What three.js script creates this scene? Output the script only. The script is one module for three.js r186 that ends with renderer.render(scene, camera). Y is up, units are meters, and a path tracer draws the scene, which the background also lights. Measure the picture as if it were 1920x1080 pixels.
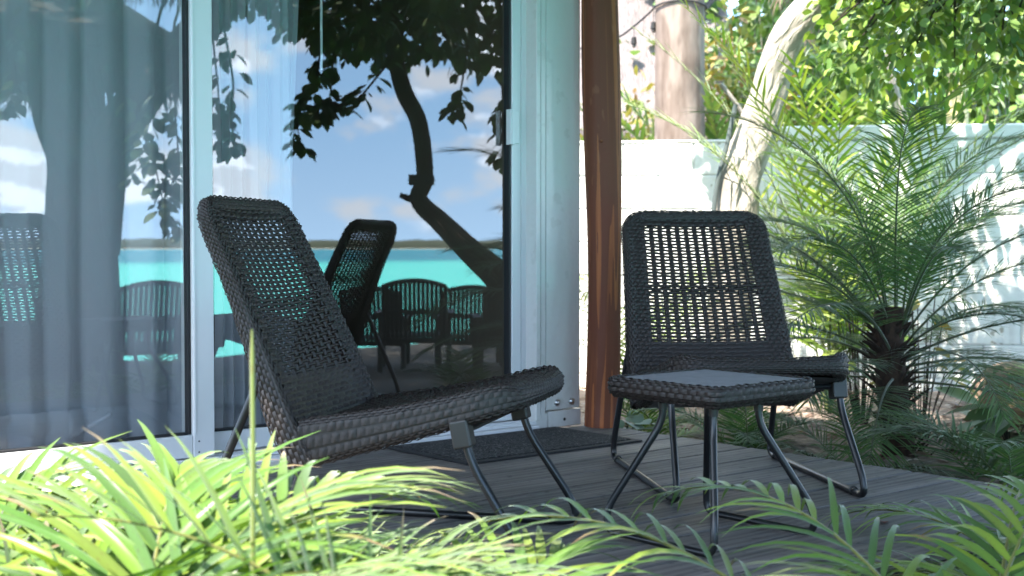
import * as THREE from 'three';
import { RoundedBoxGeometry } from 'three/addons/geometries/RoundedBoxGeometry.js';
import { mergeGeometries, mergeVertices, toCreasedNormals } from 'three/addons/utils/BufferGeometryUtils.js';

// ------------------------------------------------------------------ camera, sky, sun, exposure
// x runs along the cabin front, z out from it towards the lake, y up; the deck top is y = 0
const V = (x, y, z) => new THREE.Vector3(x, y, z);
const scene = new THREE.Scene();
const YAW = THREE.MathUtils.degToRad(50.094), PITCH = THREE.MathUtils.degToRad(1.755);
const EYE = V(0, 0.733, 4.011), AHEAD = V(Math.cos(YAW), 0, -Math.sin(YAW)), ASIDE = V(Math.sin(YAW), 0, Math.cos(YAW));
const camera = new THREE.PerspectiveCamera(24.557, 16 / 9, 0.05, 6000);
camera.position.copy(EYE);
camera.lookAt(EYE.clone().addScaledVector(AHEAD, Math.cos(PITCH)).add(V(0, -Math.sin(PITCH), 0)));
camera.focus = 3.7;
camera.userData.fStop = 4.5;
const renderer = new THREE.WebGLRenderer({ antialias: true });
renderer.setSize(1024, 576);
renderer.toneMapping = THREE.LinearToneMapping;
renderer.toneMappingExposure = 4.3;
renderer.shadowMap.enabled = true;
const SUN = V(-0.484, 0.866, 0.125).normalize();
const sun = new THREE.DirectionalLight(new THREE.Color(1, 0.94, 0.84), 4.8);
sun.name = 'sun';
sun.position.copy(SUN).multiplyScalar(40).add(V(3, 0, 2));
sun.target.position.set(3, 0, 2);
sun.castShadow = true;
sun.shadow.mapSize.set(4096, 4096);
Object.assign(sun.shadow.camera, { left: -16, right: 16, top: 16, bottom: -16, near: 1, far: 90 });
scene.add(sun, sun.target);

// ------------------------------------------------------------------ random numbers and noise
function rng(a) { return () => { a = (a + 0x6d2b79f5) | 0; let t = Math.imul(a ^ (a >>> 15), 1 | a); t = (t + Math.imul(t ^ (t >>> 7), 61 | t)) ^ t; return ((t ^ (t >>> 14)) >>> 0) / 4294967296; }; }
const hash = (x, y, z = 0) => { let h = Math.imul(x | 0, 374761393) + Math.imul(y | 0, 668265263) + Math.imul(z | 0, 2147483647 - 1013) | 0; h = Math.imul(h ^ (h >>> 13), 1274126177); return ((h ^ (h >>> 16)) >>> 0) / 4294967296; };
const sm = (t) => t * t * (3 - 2 * t), mod = (a, n) => ((a % n) + n) % n, lerp = THREE.MathUtils.lerp, clamp = THREE.MathUtils.clamp, R = THREE.MathUtils.degToRad;
function n2(x, y, px = 1e6, py = 1e6, s = 0) {
  const ix = Math.floor(x), iy = Math.floor(y), u = sm(x - ix), v = sm(y - iy), q = (a, b) => hash(mod(a, px), mod(b, py), s);
  return lerp(lerp(q(ix, iy), q(ix + 1, iy), u), lerp(q(ix, iy + 1), q(ix + 1, iy + 1), u), v);
}
function n3(x, y, z) {
  const iz = Math.floor(z), w = sm(z - iz);
  return lerp(n2(x, y, 1e6, 1e6, iz * 7 + 3), n2(x, y, 1e6, 1e6, iz * 7 + 10), w);
}
const fbm2 = (x, y, px, py, o = 4, s = 0) => { let a = 0, k = 0.5, t = 0; for (let i = 0; i < o; i++) { a += k * n2(x, y, px, py, s + i); t += k; k *= 0.5; x *= 2; y *= 2; px *= 2; py *= 2; } return a / t; };
const fbm3 = (x, y, z, o = 5) => { let a = 0, k = 0.5, t = 0; for (let i = 0; i < o; i++) { a += k * n3(x, y, z); t += k; k *= 0.5; x = x * 2.03 + 5.1; y = y * 2.03 + 1.7; z = z * 2.03 + 9.2; } return a / t; };
const ss = THREE.MathUtils.smoothstep;

// the sky: blue air paling to the horizon with fair-weather cumulus all round
{
  const W = 4096, H = 2048, d = new Float32Array(W * H * 4), wide = new Map();
  for (let j = 0; j < H; j++) {
    const el = ((j + 0.5) / H - 0.5) * Math.PI, y = Math.sin(el), t = Math.pow(clamp(y, 0, 1), 0.42), hz = 0.18 * (1 - ss(el, 0, 0.12)), band = ss(el, 0.0, 0.03) * (1 - ss(el, 0.17, 0.36));
    for (let i = 0; i < W; i++) {
      const o = (j * W + i) * 4;
      d[o + 3] = 1;
      if (el < -0.02) { d[o] = 0.3; d[o + 1] = 0.36; d[o + 2] = 0.4; continue; }
      const az = ((i + 0.5) / W - 0.5) * 2 * Math.PI;
      let cover = 0, lit = 1.2;
      if (band > 0) {
        const a = Math.cos(az) * 9, c = Math.sin(az) * 9, e = el * 17;
        const puff = fbm3(a * 2.6 + 11, e * 2.4, c * 2.6 + 3, 5), mass = fbm3(a * 0.9 + 2, e * 1.2, c * 0.9 + 6, 2);
        cover = 0.92 * ss(puff + 0.5 * (mass - 0.5) - 0.5 * Math.max(0, el - 0.1), 0.41, 0.63) * band;
        if (cover > 0) lit = 0.72 + 0.42 * ss(fbm3(a * 2.6 + 11, e * 2.4 + 0.5, c * 2.6 + 3, 4), 0.62, 0.38);
      }
      if (el > 0.1) {
        const key = (j >> 3) * W + (i >> 3);
        if (!wide.has(key)) { const k = 0.3 / (y + 0.045), cx = Math.cos(az) * Math.cos(el) * k, cz = Math.sin(az) * Math.cos(el) * k; wide.set(key, ss(fbm3(cx * 1.2 + 4, cz * 1.2, 2.5, 5), 0.5, 0.72) * 0.7); }
        cover = Math.max(cover, wide.get(key) * ss(el, 0.16, 0.4));
      }
      const r = lerp(0.47, 0.135, t), g = lerp(0.8, 0.27, t), b = lerp(1.2, 0.5, t);
      d[o] = lerp(lerp(r, 0.96 * lit, cover), 0.85, hz); d[o + 1] = lerp(lerp(g, 1.05 * lit, cover), 1.0, hz); d[o + 2] = lerp(lerp(b, 1.18 * lit, cover), 1.15, hz);
    }
  }
  const t = new THREE.DataTexture(d, W, H, THREE.RGBAFormat, THREE.FloatType);
  t.mapping = THREE.EquirectangularReflectionMapping; t.magFilter = THREE.LinearFilter; t.minFilter = THREE.LinearFilter; t.needsUpdate = true;
  scene.background = t; scene.environment = t;
  scene.backgroundIntensity = 1.1; scene.environmentIntensity = 1.1;
}

// ------------------------------------------------------------------ naming
const used = new Map();
function numbered(name) { const n = used.get(name) ?? 0; used.set(name, n + 1); return n ? `${name}_${String(n).padStart(3, '0')}` : name; }
function tag(o, label, category, group) { o.userData.label = label; if (category) o.userData.category = category; if (group) o.userData.group = group; return o; }
function shade(o) { o.castShadow = true; o.receiveShadow = true; return o; }
function thing(name, label, category, [x, y, z] = [0, 0, 0], turn = 0, group) {
  const o = new THREE.Group(); o.name = numbered(name); o.position.set(x, y, z); o.rotation.y = turn; scene.add(o);
  return tag(o, label, category, group);
}
function part(name, geo, mat, parent, pos) { const m = shade(new THREE.Mesh(geo, mat)); m.name = name; if (pos) m.position.set(...pos); parent.add(m); return m; }
function whole(name, geo, mat, label, category, group) { const m = shade(new THREE.Mesh(geo, mat)); m.name = numbered(name); scene.add(m); return tag(m, label, category, group); }
function structure(name, geo, mat) { const m = shade(new THREE.Mesh(geo, mat)); m.name = name; m.userData.kind = 'structure'; scene.add(m); return m; }
function stuff(m) { m.userData.kind = 'stuff'; return m; }

// ------------------------------------------------------------------ geometry
class MB {                                             // collects quads, strips, boxes and tubes into one geometry
  constructor() { this.p = []; this.u = []; this.c = []; this.i = []; this.col = null; }
  v(x, y, z, u = 0, w = 0) { this.p.push(x, y, z); this.u.push(u, w); if (this.col) this.c.push(...this.col); return this.p.length / 3 - 1; }
  quad(a, b, c, d) { this.i.push(a, b, c, a, c, d); }
  grid(nu, nv, f, us = 1, vs = 1) {                    // f(i/nu, j/nv) -> Vector3
    const s = this.p.length / 3;
    for (let j = 0; j <= nv; j++) for (let i = 0; i <= nu; i++) { const q = f(i / nu, j / nv); this.v(q.x, q.y, q.z, (i / nu) * us, (j / nv) * vs); }
    for (let j = 0; j < nv; j++) for (let i = 0; i < nu; i++) { const a = s + j * (nu + 1) + i; this.quad(a, a + 1, a + nu + 2, a + nu + 1); }
    return this;
  }
  tube(pts, rad, seg = 8, caps = true, vs = 1) {       // pts: Vector3[], rad: number or (t, angle) => radius
    const n = pts.length, rf = typeof rad === 'function' ? rad : () => rad, s = this.p.length / 3;
    let up = null, run = 0;
    for (let k = 0; k < n; k++) {
      const t = pts[Math.min(k + 1, n - 1)].clone().sub(pts[Math.max(k - 1, 0)]).normalize();
      if (!up) up = Math.abs(t.y) > 0.9 ? V(1, 0, 0) : V(0, 1, 0);
      const side = t.clone().cross(up).normalize(); up = side.clone().cross(t).normalize();
      if (k) run += pts[k].distanceTo(pts[k - 1]);
      for (let a = 0; a <= seg; a++) {
        const th = (a / seg) * Math.PI * 2, r = rf(k / (n - 1), th), q = pts[k].clone().addScaledVector(side, Math.cos(th) * r).addScaledVector(up, Math.sin(th) * r);
        this.v(q.x, q.y, q.z, a / seg, run * vs);
      }
    }
    for (let k = 0; k < n - 1; k++) for (let a = 0; a < seg; a++) { const q = s + k * (seg + 1) + a; this.quad(q, q + seg + 1, q + seg + 2, q + 1); }
    if (caps) for (const k of [0, n - 1]) {
      const c = this.v(pts[k].x, pts[k].y, pts[k].z, 0.5, 0.5);
      for (let a = 0; a < seg; a++) { const q = s + k * (seg + 1) + a; k ? this.i.push(c, q, q + 1) : this.i.push(c, q + 1, q); }
    }
    return this;
  }
  box(x0, x1, y0, y1, z0, z1) {
    const f = [[[x0, y0, z1], [x1, y0, z1], [x1, y1, z1], [x0, y1, z1]], [[x1, y0, z0], [x0, y0, z0], [x0, y1, z0], [x1, y1, z0]], [[x1, y0, z1], [x1, y0, z0], [x1, y1, z0], [x1, y1, z1]],
      [[x0, y0, z0], [x0, y0, z1], [x0, y1, z1], [x0, y1, z0]], [[x0, y1, z1], [x1, y1, z1], [x1, y1, z0], [x0, y1, z0]], [[x0, y0, z0], [x1, y0, z0], [x1, y0, z1], [x0, y0, z1]]];
    for (const q of f) {
      const ax = q[0][0] === q[2][0] ? [2, 1] : q[0][1] === q[2][1] ? [0, 2] : [0, 1];
      const k = q.map((c) => this.v(...c, c[ax[0]], c[ax[1]]));
      this.quad(...k);
    }
    return this;
  }
  geo(smooth = true) {
    const g = new THREE.BufferGeometry();
    g.setAttribute('position', new THREE.Float32BufferAttribute(this.p, 3)); g.setAttribute('uv', new THREE.Float32BufferAttribute(this.u, 2));
    if (this.c.length) g.setAttribute('color', new THREE.Float32BufferAttribute(this.c, 3));
    g.setIndex(this.i); g.computeVertexNormals();
    return smooth ? g : toCreasedNormals(g, 0.6);
  }
}
const smoothPath = (pts, n, tension = 0.5) => new THREE.CatmullRomCurve3(pts, false, 'catmullrom', tension).getPoints(n);
function bentPath(pts, r, n = 6) {                     // straight runs with round bends of radius r
  const out = [pts[0].clone()];
  for (let k = 1; k < pts.length - 1; k++) {
    const a = pts[k - 1].clone().sub(pts[k]), b = pts[k + 1].clone().sub(pts[k]), ra = Math.min(r, a.length() * 0.48), rb = Math.min(r, b.length() * 0.48);
    const p = pts[k].clone().addScaledVector(a.normalize(), ra), q = pts[k].clone().addScaledVector(b.normalize(), rb);
    for (let i = 0; i <= n; i++) { const t = i / n; out.push(p.clone().multiplyScalar((1 - t) ** 2).addScaledVector(pts[k], 2 * t * (1 - t)).addScaledVector(q, t * t)); }
  }
  out.push(pts[pts.length - 1].clone());
  return out;
}
function boxUV(g) {                                     // uv in metres by the face's main direction
  const p = g.attributes.position, n = g.attributes.normal, u = new Float32Array(p.count * 2);
  for (let i = 0; i < p.count; i++) {
    const a = [Math.abs(n.getX(i)), Math.abs(n.getY(i)), Math.abs(n.getZ(i))], k = a.indexOf(Math.max(...a));
    u[i * 2] = k === 0 ? p.getZ(i) : p.getX(i); u[i * 2 + 1] = k === 1 ? p.getZ(i) : p.getY(i);
  }
  g.setAttribute('uv', new THREE.BufferAttribute(u, 2));
  return g;
}
const rbox = (x0, x1, y0, y1, z0, z1, r = 0.004, s = 2) => boxUV(new RoundedBoxGeometry(x1 - x0, y1 - y0, z1 - z0, s, Math.min(r, (x1 - x0) / 2.1, (y1 - y0) / 2.1, (z1 - z0) / 2.1)).translate((x0 + x1) / 2, (y0 + y1) / 2, (z0 + z1) / 2));
const join = (...gs) => mergeGeometries(gs.flat().map((g) => { const q = g.index ? g.toNonIndexed() : g; for (const k of Object.keys(q.attributes)) if (!['position', 'normal', 'uv'].includes(k)) q.deleteAttribute(k); return q; }));

// ------------------------------------------------------------------ textures and materials
function tex(w, h, f, repeat = [1, 1], srgb = false) {
  const d = new Uint8Array(w * h * 4);
  for (let j = 0; j < h; j++) for (let i = 0; i < w; i++) { const c = f(i / w, j / h), o = (j * w + i) * 4; for (let k = 0; k < 3; k++) d[o + k] = clamp((Array.isArray(c) ? c[k] : c) * 255, 0, 255); d[o + 3] = 255; }
  const t = new THREE.DataTexture(d, w, h); t.wrapS = t.wrapT = THREE.RepeatWrapping; t.magFilter = THREE.LinearFilter; t.minFilter = THREE.LinearMipmapLinearFilter; t.generateMipmaps = true;
  t.repeat.set(...repeat); if (srgb) t.colorSpace = THREE.SRGBColorSpace; t.needsUpdate = true;
  return t;
}
const lin = (r, g, b) => new THREE.Color().setRGB(r, g, b);
const S = (o) => new THREE.MeshStandardMaterial(o), P = (o) => new THREE.MeshPhysicalMaterial(o);
const toS = (x) => (x <= 0.0031308 ? 12.92 * x : 1.055 * Math.pow(x, 1 / 2.4) - 0.055);
const mixS = (a, b, t) => a.map((x, k) => toS(lerp(x, b[k], clamp(t, 0, 1))));

const grainBoard = (u, v) => { const w = fbm2(u * 4, v * 40, 4, 40, 4, 3), s = fbm2(u * 3, v * 9, 3, 9, 3, 9); return clamp(0.55 * w + 0.45 * s + 0.12 * Math.sin(v * 90 + 9 * s), 0, 1); };
const boardMap = tex(1024, 256, (u, v) => { const g = grainBoard(u, v), b = fbm2(u * 6, v * 3, 6, 3, 4, 21), spot = ss(fbm2(u * 60, v * 30, 60, 30, 2, 33), 0.74, 0.82); return mixS([0.04, 0.036, 0.034], [0.23, 0.207, 0.192], 0.02 + 1.05 * g * 0.85 + 0.5 * (b - 0.5) - spot * 0.3); }, [1, 1], true);
const boardBump = tex(1024, 256, (u, v) => grainBoard(u, v));
const boardRough = tex(512, 128, (u, v) => 0.42 + 0.3 * fbm2(u * 5, v * 4, 5, 4, 4, 5));
const M = {};
M.board = S({ map: boardMap, bumpMap: boardBump, bumpScale: 0.0018, roughness: 1.15, roughnessMap: boardRough });
const woodV = (u, v) => { const w = fbm2(u * 16, v * 3, 16, 3, 4, 41), s = fbm2(u * 5, v * 2, 5, 2, 3, 47); return [w, s]; };
M.post = P({ map: tex(512, 1024, (u, v) => { const a = fbm2(u * 7, v * 1.0, 7, 1, 4, 41), b = fbm2(u * 44, v * 5, 44, 5, 3, 45), m = fbm2(u * 5, v * 9, 5, 9, 4, 49), pale = ss(fbm2(u * 26, v * 22, 26, 22, 3, 61), 0.73, 0.8); const c = mixS([0.14, 0.034, 0.01], [0.56, 0.17, 0.045], 0.12 + 0.85 * a * 0.8 + 0.7 * (b - 0.5) + 0.45 * (m - 0.5) - 0.5 * ss(Math.abs(fbm2(u * 9, v * 1.3, 9, 2, 3, 57) - 0.5), 0.03, 0)); return c.map((x, k) => lerp(x, [0.66, 0.46, 0.36][k], pale * 0.25)); }, [1, 1], true),
  bumpMap: tex(256, 512, (u, v) => woodV(u, v)[0]), bumpScale: 0.006, roughness: 0.7, clearcoat: 0.08, clearcoatRoughness: 0.4 });
const paintBump = tex(512, 512, (u, v) => 0.5 * fbm2(u * 6, v * 3, 6, 3, 4, 71) + 0.5 * fbm2(u * 40, v * 40, 40, 40, 2, 73));
const grime = (k, seed) => tex(512, 512, (u, v) => { const a = fbm2(u * 5, v * 5, 5, 5, 4, seed), b = fbm2(u * 60, v * 60, 60, 60, 3, seed + 4), chip = ss(fbm2(u * 24, v * 24, 24, 24, 4, seed + 9), 0.7, 0.74), st = ss(fbm2(u * 26, v * 3, 26, 3, 4, seed + 13), 0.58, 0.8); const q = 1 - k * (0.5 * ss(a, 0.5, 0.8) + 0.35 * st + 0.25 * (b - 0.4)); return [toS(q * (1 - chip * k * 1.6)), toS(q * (1 - chip * k * 1.7)), toS(q * 0.985 * (1 - chip * k * 1.9))]; }, [0.8, 0.8], true);
M.paint = P({ map: grime(0.05, 331), color: lin(0.62, 0.605, 0.59), roughness: 0.34, bumpMap: paintBump, bumpScale: 0.004, clearcoat: 0.5, clearcoatRoughness: 0.12 });
M.alu = P({  color: lin(0.68, 0.68, 0.69), roughness: 0.32, clearcoat: 0.35, clearcoatRoughness: 0.15 });
M.gasket = S({ color: lin(0.012, 0.012, 0.014), roughness: 0.6 });
M.steel = S({ color: lin(0.6, 0.6, 0.6), roughness: 0.28, metalness: 1 });
M.glass = P({ color: lin(0.86, 0.9, 0.9), roughness: 0, transmission: 1, thickness: 0, ior: 2.333, bumpMap: tex(64, 128, (u, v) => fbm2(u * 3, v * 5, 3, 5, 2, 241)), bumpScale: 0.00007 });
M.wicker = P({ color: lin(0.024, 0.0165, 0.0135), roughness: 0.42, bumpMap: tex(128, 128, (u, v) => fbm2(u * 3, v * 24, 3, 24, 3, 81)), bumpScale: 0.0006 });
M.blackSteel = P({ color: lin(0.006, 0.006, 0.007), roughness: 0.4, clearcoat: 0.35, clearcoatRoughness: 0.2 });
M.bracket = S({ color: lin(0.03, 0.027, 0.024), roughness: 0.42 });
M.tabletop = S({ map: tex(256, 256, (u, v) => { const f = fbm2(u * 40, v * 40, 40, 40, 3, 91); return mixS([0.12, 0.118, 0.128], [0.2, 0.197, 0.21], f); }, [1, 1], true), bumpMap: tex(256, 256, (u, v) => fbm2(u * 50, v * 50, 50, 50, 2, 93)), bumpScale: 0.0012, roughness: 0.58 });
M.mat = S({ map: tex(512, 512, (u, v) => { const f = n2(u * 120, v * 120, 120, 120, 95), g = n2(u * 200, v * 200, 200, 200, 96); return mixS([0.012, 0.012, 0.013], [0.16, 0.155, 0.15], ss(f * 0.6 + g * 0.4, 0.45, 0.95)); }, [1.6, 1.6], true), bumpMap: tex(512, 512, (u, v) => n2(u * 120, v * 120, 120, 120, 95), [1.6, 1.6]), bumpScale: 0.006, roughness: 0.95 });
M.matEdge = S({ color: lin(0.016, 0.016, 0.017), roughness: 0.7 });
M.block = S({ map: grime(0.3, 301), color: lin(0.84, 0.84, 0.81), roughness: 0.8, bumpMap: tex(512, 512, (u, v) => 0.5 * fbm2(u * 30, v * 30, 30, 30, 3, 101) + 0.5 * fbm2(u * 6, v * 6, 6, 6, 3, 102)), bumpScale: 0.006 });
M.mortar = S({ color: lin(0.62, 0.63, 0.62), roughness: 0.95 });
M.concrete = S({ color: lin(0.62, 0.6, 0.56), roughness: 0.85 });
M.inside = S({ color: lin(0.15, 0.105, 0.07), roughness: 0.7 });
M.joist = S({ color: lin(0.06, 0.05, 0.045), roughness: 0.9 });
M.insideFloor = S({ color: lin(0.3, 0.28, 0.25), roughness: 0.5 });
M.curtain = P({ color: lin(0.52, 0.51, 0.55), roughness: 1, transmission: 0.3, thickness: 0 });
M.thatch = S({ map: tex(512, 512, (u, v) => { const f = fbm2(u * 90, v * 5, 90, 5, 3, 111), g = fbm2(u * 8, v * 6, 8, 6, 3, 113); return mixS([0.03, 0.022, 0.016], [0.17, 0.125, 0.09], f * 0.8 + (g - 0.5) * 0.6 + 0.1); }, [1, 1], true), bumpMap: tex(512, 512, (u, v) => fbm2(u * 90, v * 5, 90, 5, 3, 111)), bumpScale: 0.02, roughness: 0.95 });
M.paleThatch = S({ map: tex(512, 512, (u, v) => { const f = fbm2(u * 70, v * 9, 70, 9, 3, 117), g = fbm2(u * 8, v * 6, 8, 6, 4, 119); return mixS([0.14, 0.115, 0.11], [0.25, 0.21, 0.205], f * 0.5 + (g - 0.5) * 0.8 + 0.2); }, [1, 1], true), bumpMap: tex(512, 512, (u, v) => fbm2(u * 70, v * 9, 70, 9, 3, 117)), bumpScale: 0.03, roughness: 0.95 });
M.timber = S({ map: tex(128, 256, (u, v) => mixS([0.24, 0.085, 0.03], [0.42, 0.19, 0.075], fbm2(u * 12, v * 2, 12, 2, 4, 121)), [1, 1], true), roughness: 0.6 });
const barkTex = (a, b, seed, kx = 14, ky = 5) => tex(512, 512, (u, v) => { const r = Math.abs(fbm2(u * kx, v * ky, kx, ky, 5, seed) - 0.5) * 2, g = fbm2(u * 5, v * 5, 5, 5, 4, seed + 9); return mixS(a, b, ss(r, 0.02, 0.5) * 0.6 + (g - 0.35) * 0.9); }, [1, 1], true);
const barkBump = (seed, kx = 14, ky = 5) => tex(512, 512, (u, v) => ss(Math.abs(fbm2(u * kx, v * ky, kx, ky, 5, seed) - 0.5) * 2, 0.0, 0.45));
M.barkPale = S({ map: barkTex([0.3, 0.265, 0.225], [0.53, 0.48, 0.42], 131), bumpMap: barkBump(131), bumpScale: 0.006, roughness: 0.9 });
M.barkDark = S({ map: barkTex([0.02, 0.017, 0.015], [0.085, 0.068, 0.058], 141), bumpMap: barkBump(141), bumpScale: 0.02, roughness: 0.95 });
M.barkBrown = S({ map: barkTex([0.035, 0.026, 0.02], [0.1, 0.078, 0.06], 151), bumpMap: barkBump(151), bumpScale: 0.012, roughness: 0.9 });
M.palmBark = S({ map: tex(512, 1024, (u, v) => { const ring = n2(u * 4, v * 26, 4, 26, 161), f = fbm2(u * 40, v * 20, 40, 20, 4, 163), st = fbm2(u * 30, v * 3, 30, 3, 3, 165), lich = ss(fbm2(u * 9, v * 9, 9, 9, 4, 167), 0.52, 0.7); return mixS([0.09, 0.06, 0.045], [0.34, 0.27, 0.23], 0.2 + 0.35 * ring * 0.8 + 0.5 * (f - 0.5) + 0.4 * (st - 0.5) + 0.35 * lich); }, [1, 1], true), bumpMap: tex(256, 1024, (u, v) => 0.6 * n2(u * 2, v * 26, 2, 26, 161) + 0.4 * fbm2(u * 30, v * 20, 30, 20, 3, 163)), bumpScale: 0.012, roughness: 0.92 });
M.fibre = S({ map: tex(256, 256, (u, v) => mixS([0.012, 0.007, 0.005], [0.075, 0.04, 0.026], fbm2(u * 26, v * 12, 26, 12, 4, 171)), [1, 1], true), roughness: 1 });
M.rock = S({ map: tex(256, 256, (u, v) => mixS([0.16, 0.1, 0.07], [0.38, 0.27, 0.2], fbm2(u * 6, v * 6, 6, 6, 5, 181)), [1, 1], true), bumpMap: tex(256, 256, (u, v) => fbm2(u * 10, v * 10, 10, 10, 4, 183)), bumpScale: 0.03, roughness: 0.95 });
M.ground = S({ map: tex(1024, 1024, (u, v) => { const a = fbm2(u * 14, v * 14, 14, 14, 5, 191), b = ss(n2(u * 180, v * 180, 180, 180, 193), 0.66, 0.9), c = fbm2(u * 70, v * 70, 70, 70, 3, 195); return mixS([0.13, 0.09, 0.07], [0.42, 0.33, 0.27], a * 0.7 + (c - 0.5) * 0.7 + b * 0.35); }, [0.4, 0.4], true), bumpMap: tex(512, 512, (u, v) => fbm2(u * 60, v * 60, 60, 60, 3, 197), [0.4, 0.4]), bumpScale: 0.02, roughness: 0.95 });
M.soil = S({ map: tex(512, 512, (u, v) => { const a = fbm2(u * 14, v * 14, 14, 14, 5, 221), c = fbm2(u * 70, v * 70, 70, 70, 3, 223); return mixS([0.018, 0.016, 0.012], [0.085, 0.07, 0.05], a * 0.8 + (c - 0.5) * 0.7); }, [0.4, 0.4], true), roughness: 0.95 });
const veins = tex(64, 256, (u, v) => { const f = 0.82 + 0.18 * Math.pow(Math.abs(Math.sin(u * Math.PI * 9)), 0.5), m = fbm2(u * 2, v * 9, 2, 9, 4, 231), sp = ss(fbm2(u * 9, v * 40, 9, 40, 3, 233), 0.72, 0.8), k = f * (0.8 + 0.4 * m); return [toS(k * lerp(0.95, 0.8, sp)), toS(k * lerp(0.97, 0.5, sp)), toS(k * lerp(0.9, 0.3, sp))]; }, [1, 1], true);
const leafMat = (o = {}) => P({ color: lin(1, 1, 1), map: veins, vertexColors: true, roughness: 0.95, transmission: 0.42, thickness: 0, clearcoat: 0.35, clearcoatRoughness: 0.35, side: THREE.DoubleSide, ...o });
M.frond = leafMat();
M.frondGloss = leafMat({ clearcoat: 0.28, clearcoatRoughness: 0.25 });
M.leaf = P({ color: lin(1, 1, 1), roughness: 0.95, transmission: 0.4, thickness: 0, clearcoat: 0.3, clearcoatRoughness: 0.35, side: THREE.DoubleSide });
M.plasticDark = S({ color: lin(0.018, 0.02, 0.02), roughness: 0.55 });
M.cable = S({ color: lin(0.012, 0.011, 0.011), roughness: 0.6 });
M.water = P({ vertexColors: true, color: lin(1, 1, 1), roughness: 0.35, specularIntensity: 0.22, bumpMap: tex(256, 256, (u, v) => fbm2(u * 8, v * 8, 8, 8, 4, 201), [1 / 6, 1 / 6]), bumpScale: 0.05 });
M.far = S({ map: tex(512, 64, (u, v) => mixS([0.035, 0.05, 0.035], [0.11, 0.12, 0.075], fbm2(u * 90, v * 10, 90, 10, 4, 211)), [30, 1], true), roughness: 1 });
M.sand = S({ color: lin(0.55, 0.5, 0.4), roughness: 1 });

// ------------------------------------------------------------------ the setting: ground, lake, far shore
function groundY(x, z) {
  const bed = -0.16 - 0.06 * ss(z, 1.6, 3.2) - 0.26 * ss(z, 3.0, 6.0) - 1.2 * ss(z, 9, 16);
  return bed + 0.05 * (n2(x * 1.3, z * 1.3) - 0.5) + 0.02 * (n2(x * 6, z * 6) - 0.5);
}
{
  const xs = [], zs = [];
  for (let k = -40; k <= 60; k++) xs.push(3 + Math.sign(k) * (Math.abs(k) < 30 ? Math.abs(k) * 0.3 : 9 + (Math.abs(k) - 30) ** 2 * 1.2));
  for (let k = -60; k <= 50; k++) zs.push(1 + Math.sign(k) * (Math.abs(k) < 40 ? Math.abs(k) * 0.3 : 12 + (Math.abs(k) - 40) ** 2 * 1.2));
  const g = new MB();
  for (const z of zs) for (const x of xs) g.v(x, Math.max(groundY(x, z), z > 30 ? -4 : -9), z, x, z);
  for (let j = 0; j < zs.length - 1; j++) for (let i = 0; i < xs.length - 1; i++) { const a = j * xs.length + i; g.quad(a, a + xs.length, a + xs.length + 1, a + 1); }
  structure('ground', g.geo(), M.soil);
  const gs = new MB();
  gs.grid(60, 60, (u, v) => { const x = lerp(3.82, 9.5, u), z = lerp(-6.5, 2.2, v); return V(x, groundY(x, z) + 0.02, z); });
  for (let i = 0; i < gs.u.length / 2; i++) { gs.u[i * 2] = gs.p[i * 3]; gs.u[i * 2 + 1] = gs.p[i * 3 + 2]; }
  for (let i = 0; i < gs.i.length; i += 3) [gs.i[i], gs.i[i + 1]] = [gs.i[i + 1], gs.i[i]];
  structure('garden_soil', gs.geo(), M.ground);
  const w = new MB(), rows = [11, 20, 40, 70, 100, 125, 150, 165, 180, 195, 215, 250, 320, 500, 800, 1150, 1330, 1420, 2600];
  for (const z of rows) for (let i = 0; i <= 24; i++) {
    const x = (i / 24 - 0.5) * 7000, d = z + 14 * (n2(x * 0.02, z * 0.03) - 0.5);
    const t = ss(d, 140, 205), q = ss(d, 1150, 1400);
    w.col = [lerp(lerp(0.1, 0.02, t), 0.2, q), lerp(lerp(0.64, 0.22, t), 0.5, q), lerp(lerp(0.53, 0.27, t), 0.44, q)];
    w.v(x, -1.6, z, x, z);
  }
  for (let j = 0; j < rows.length - 1; j++) for (let i = 0; i < 24; i++) { const a = j * 25 + i; w.quad(a, a + 25, a + 26, a + 1); }
  structure('lake_water', w.geo(), M.water);
  const h = new MB(), NX = 900;
  h.grid(NX, 3, (u, v) => { const x = (u - 0.5) * 6000, t = 6.5 + 4.5 * fbm2(x * 0.006, 3, 1e5, 1e5, 4, 5) + 2.4 * n2(x * 0.09, 1); return V(x, [-1.6, t * 0.55, t, t * 0.6][Math.round(v * 3)] , 1428 + [0, 4, 30, 160][Math.round(v * 3)] + 30 * n2(x * 0.004, 9)); }, 60, 1);
  const hills = structure('far_shore', h.geo(), M.far);
  const b = new MB();
  b.grid(200, 1, (u, v) => { const x = (u - 0.5) * 6000; return V(x, v ? -0.6 : -1.64, 1418 + v * 12 + 30 * n2(x * 0.004, 9)); }, 60, 1);
  structure('far_beach', b.geo(), M.sand);
}

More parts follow.
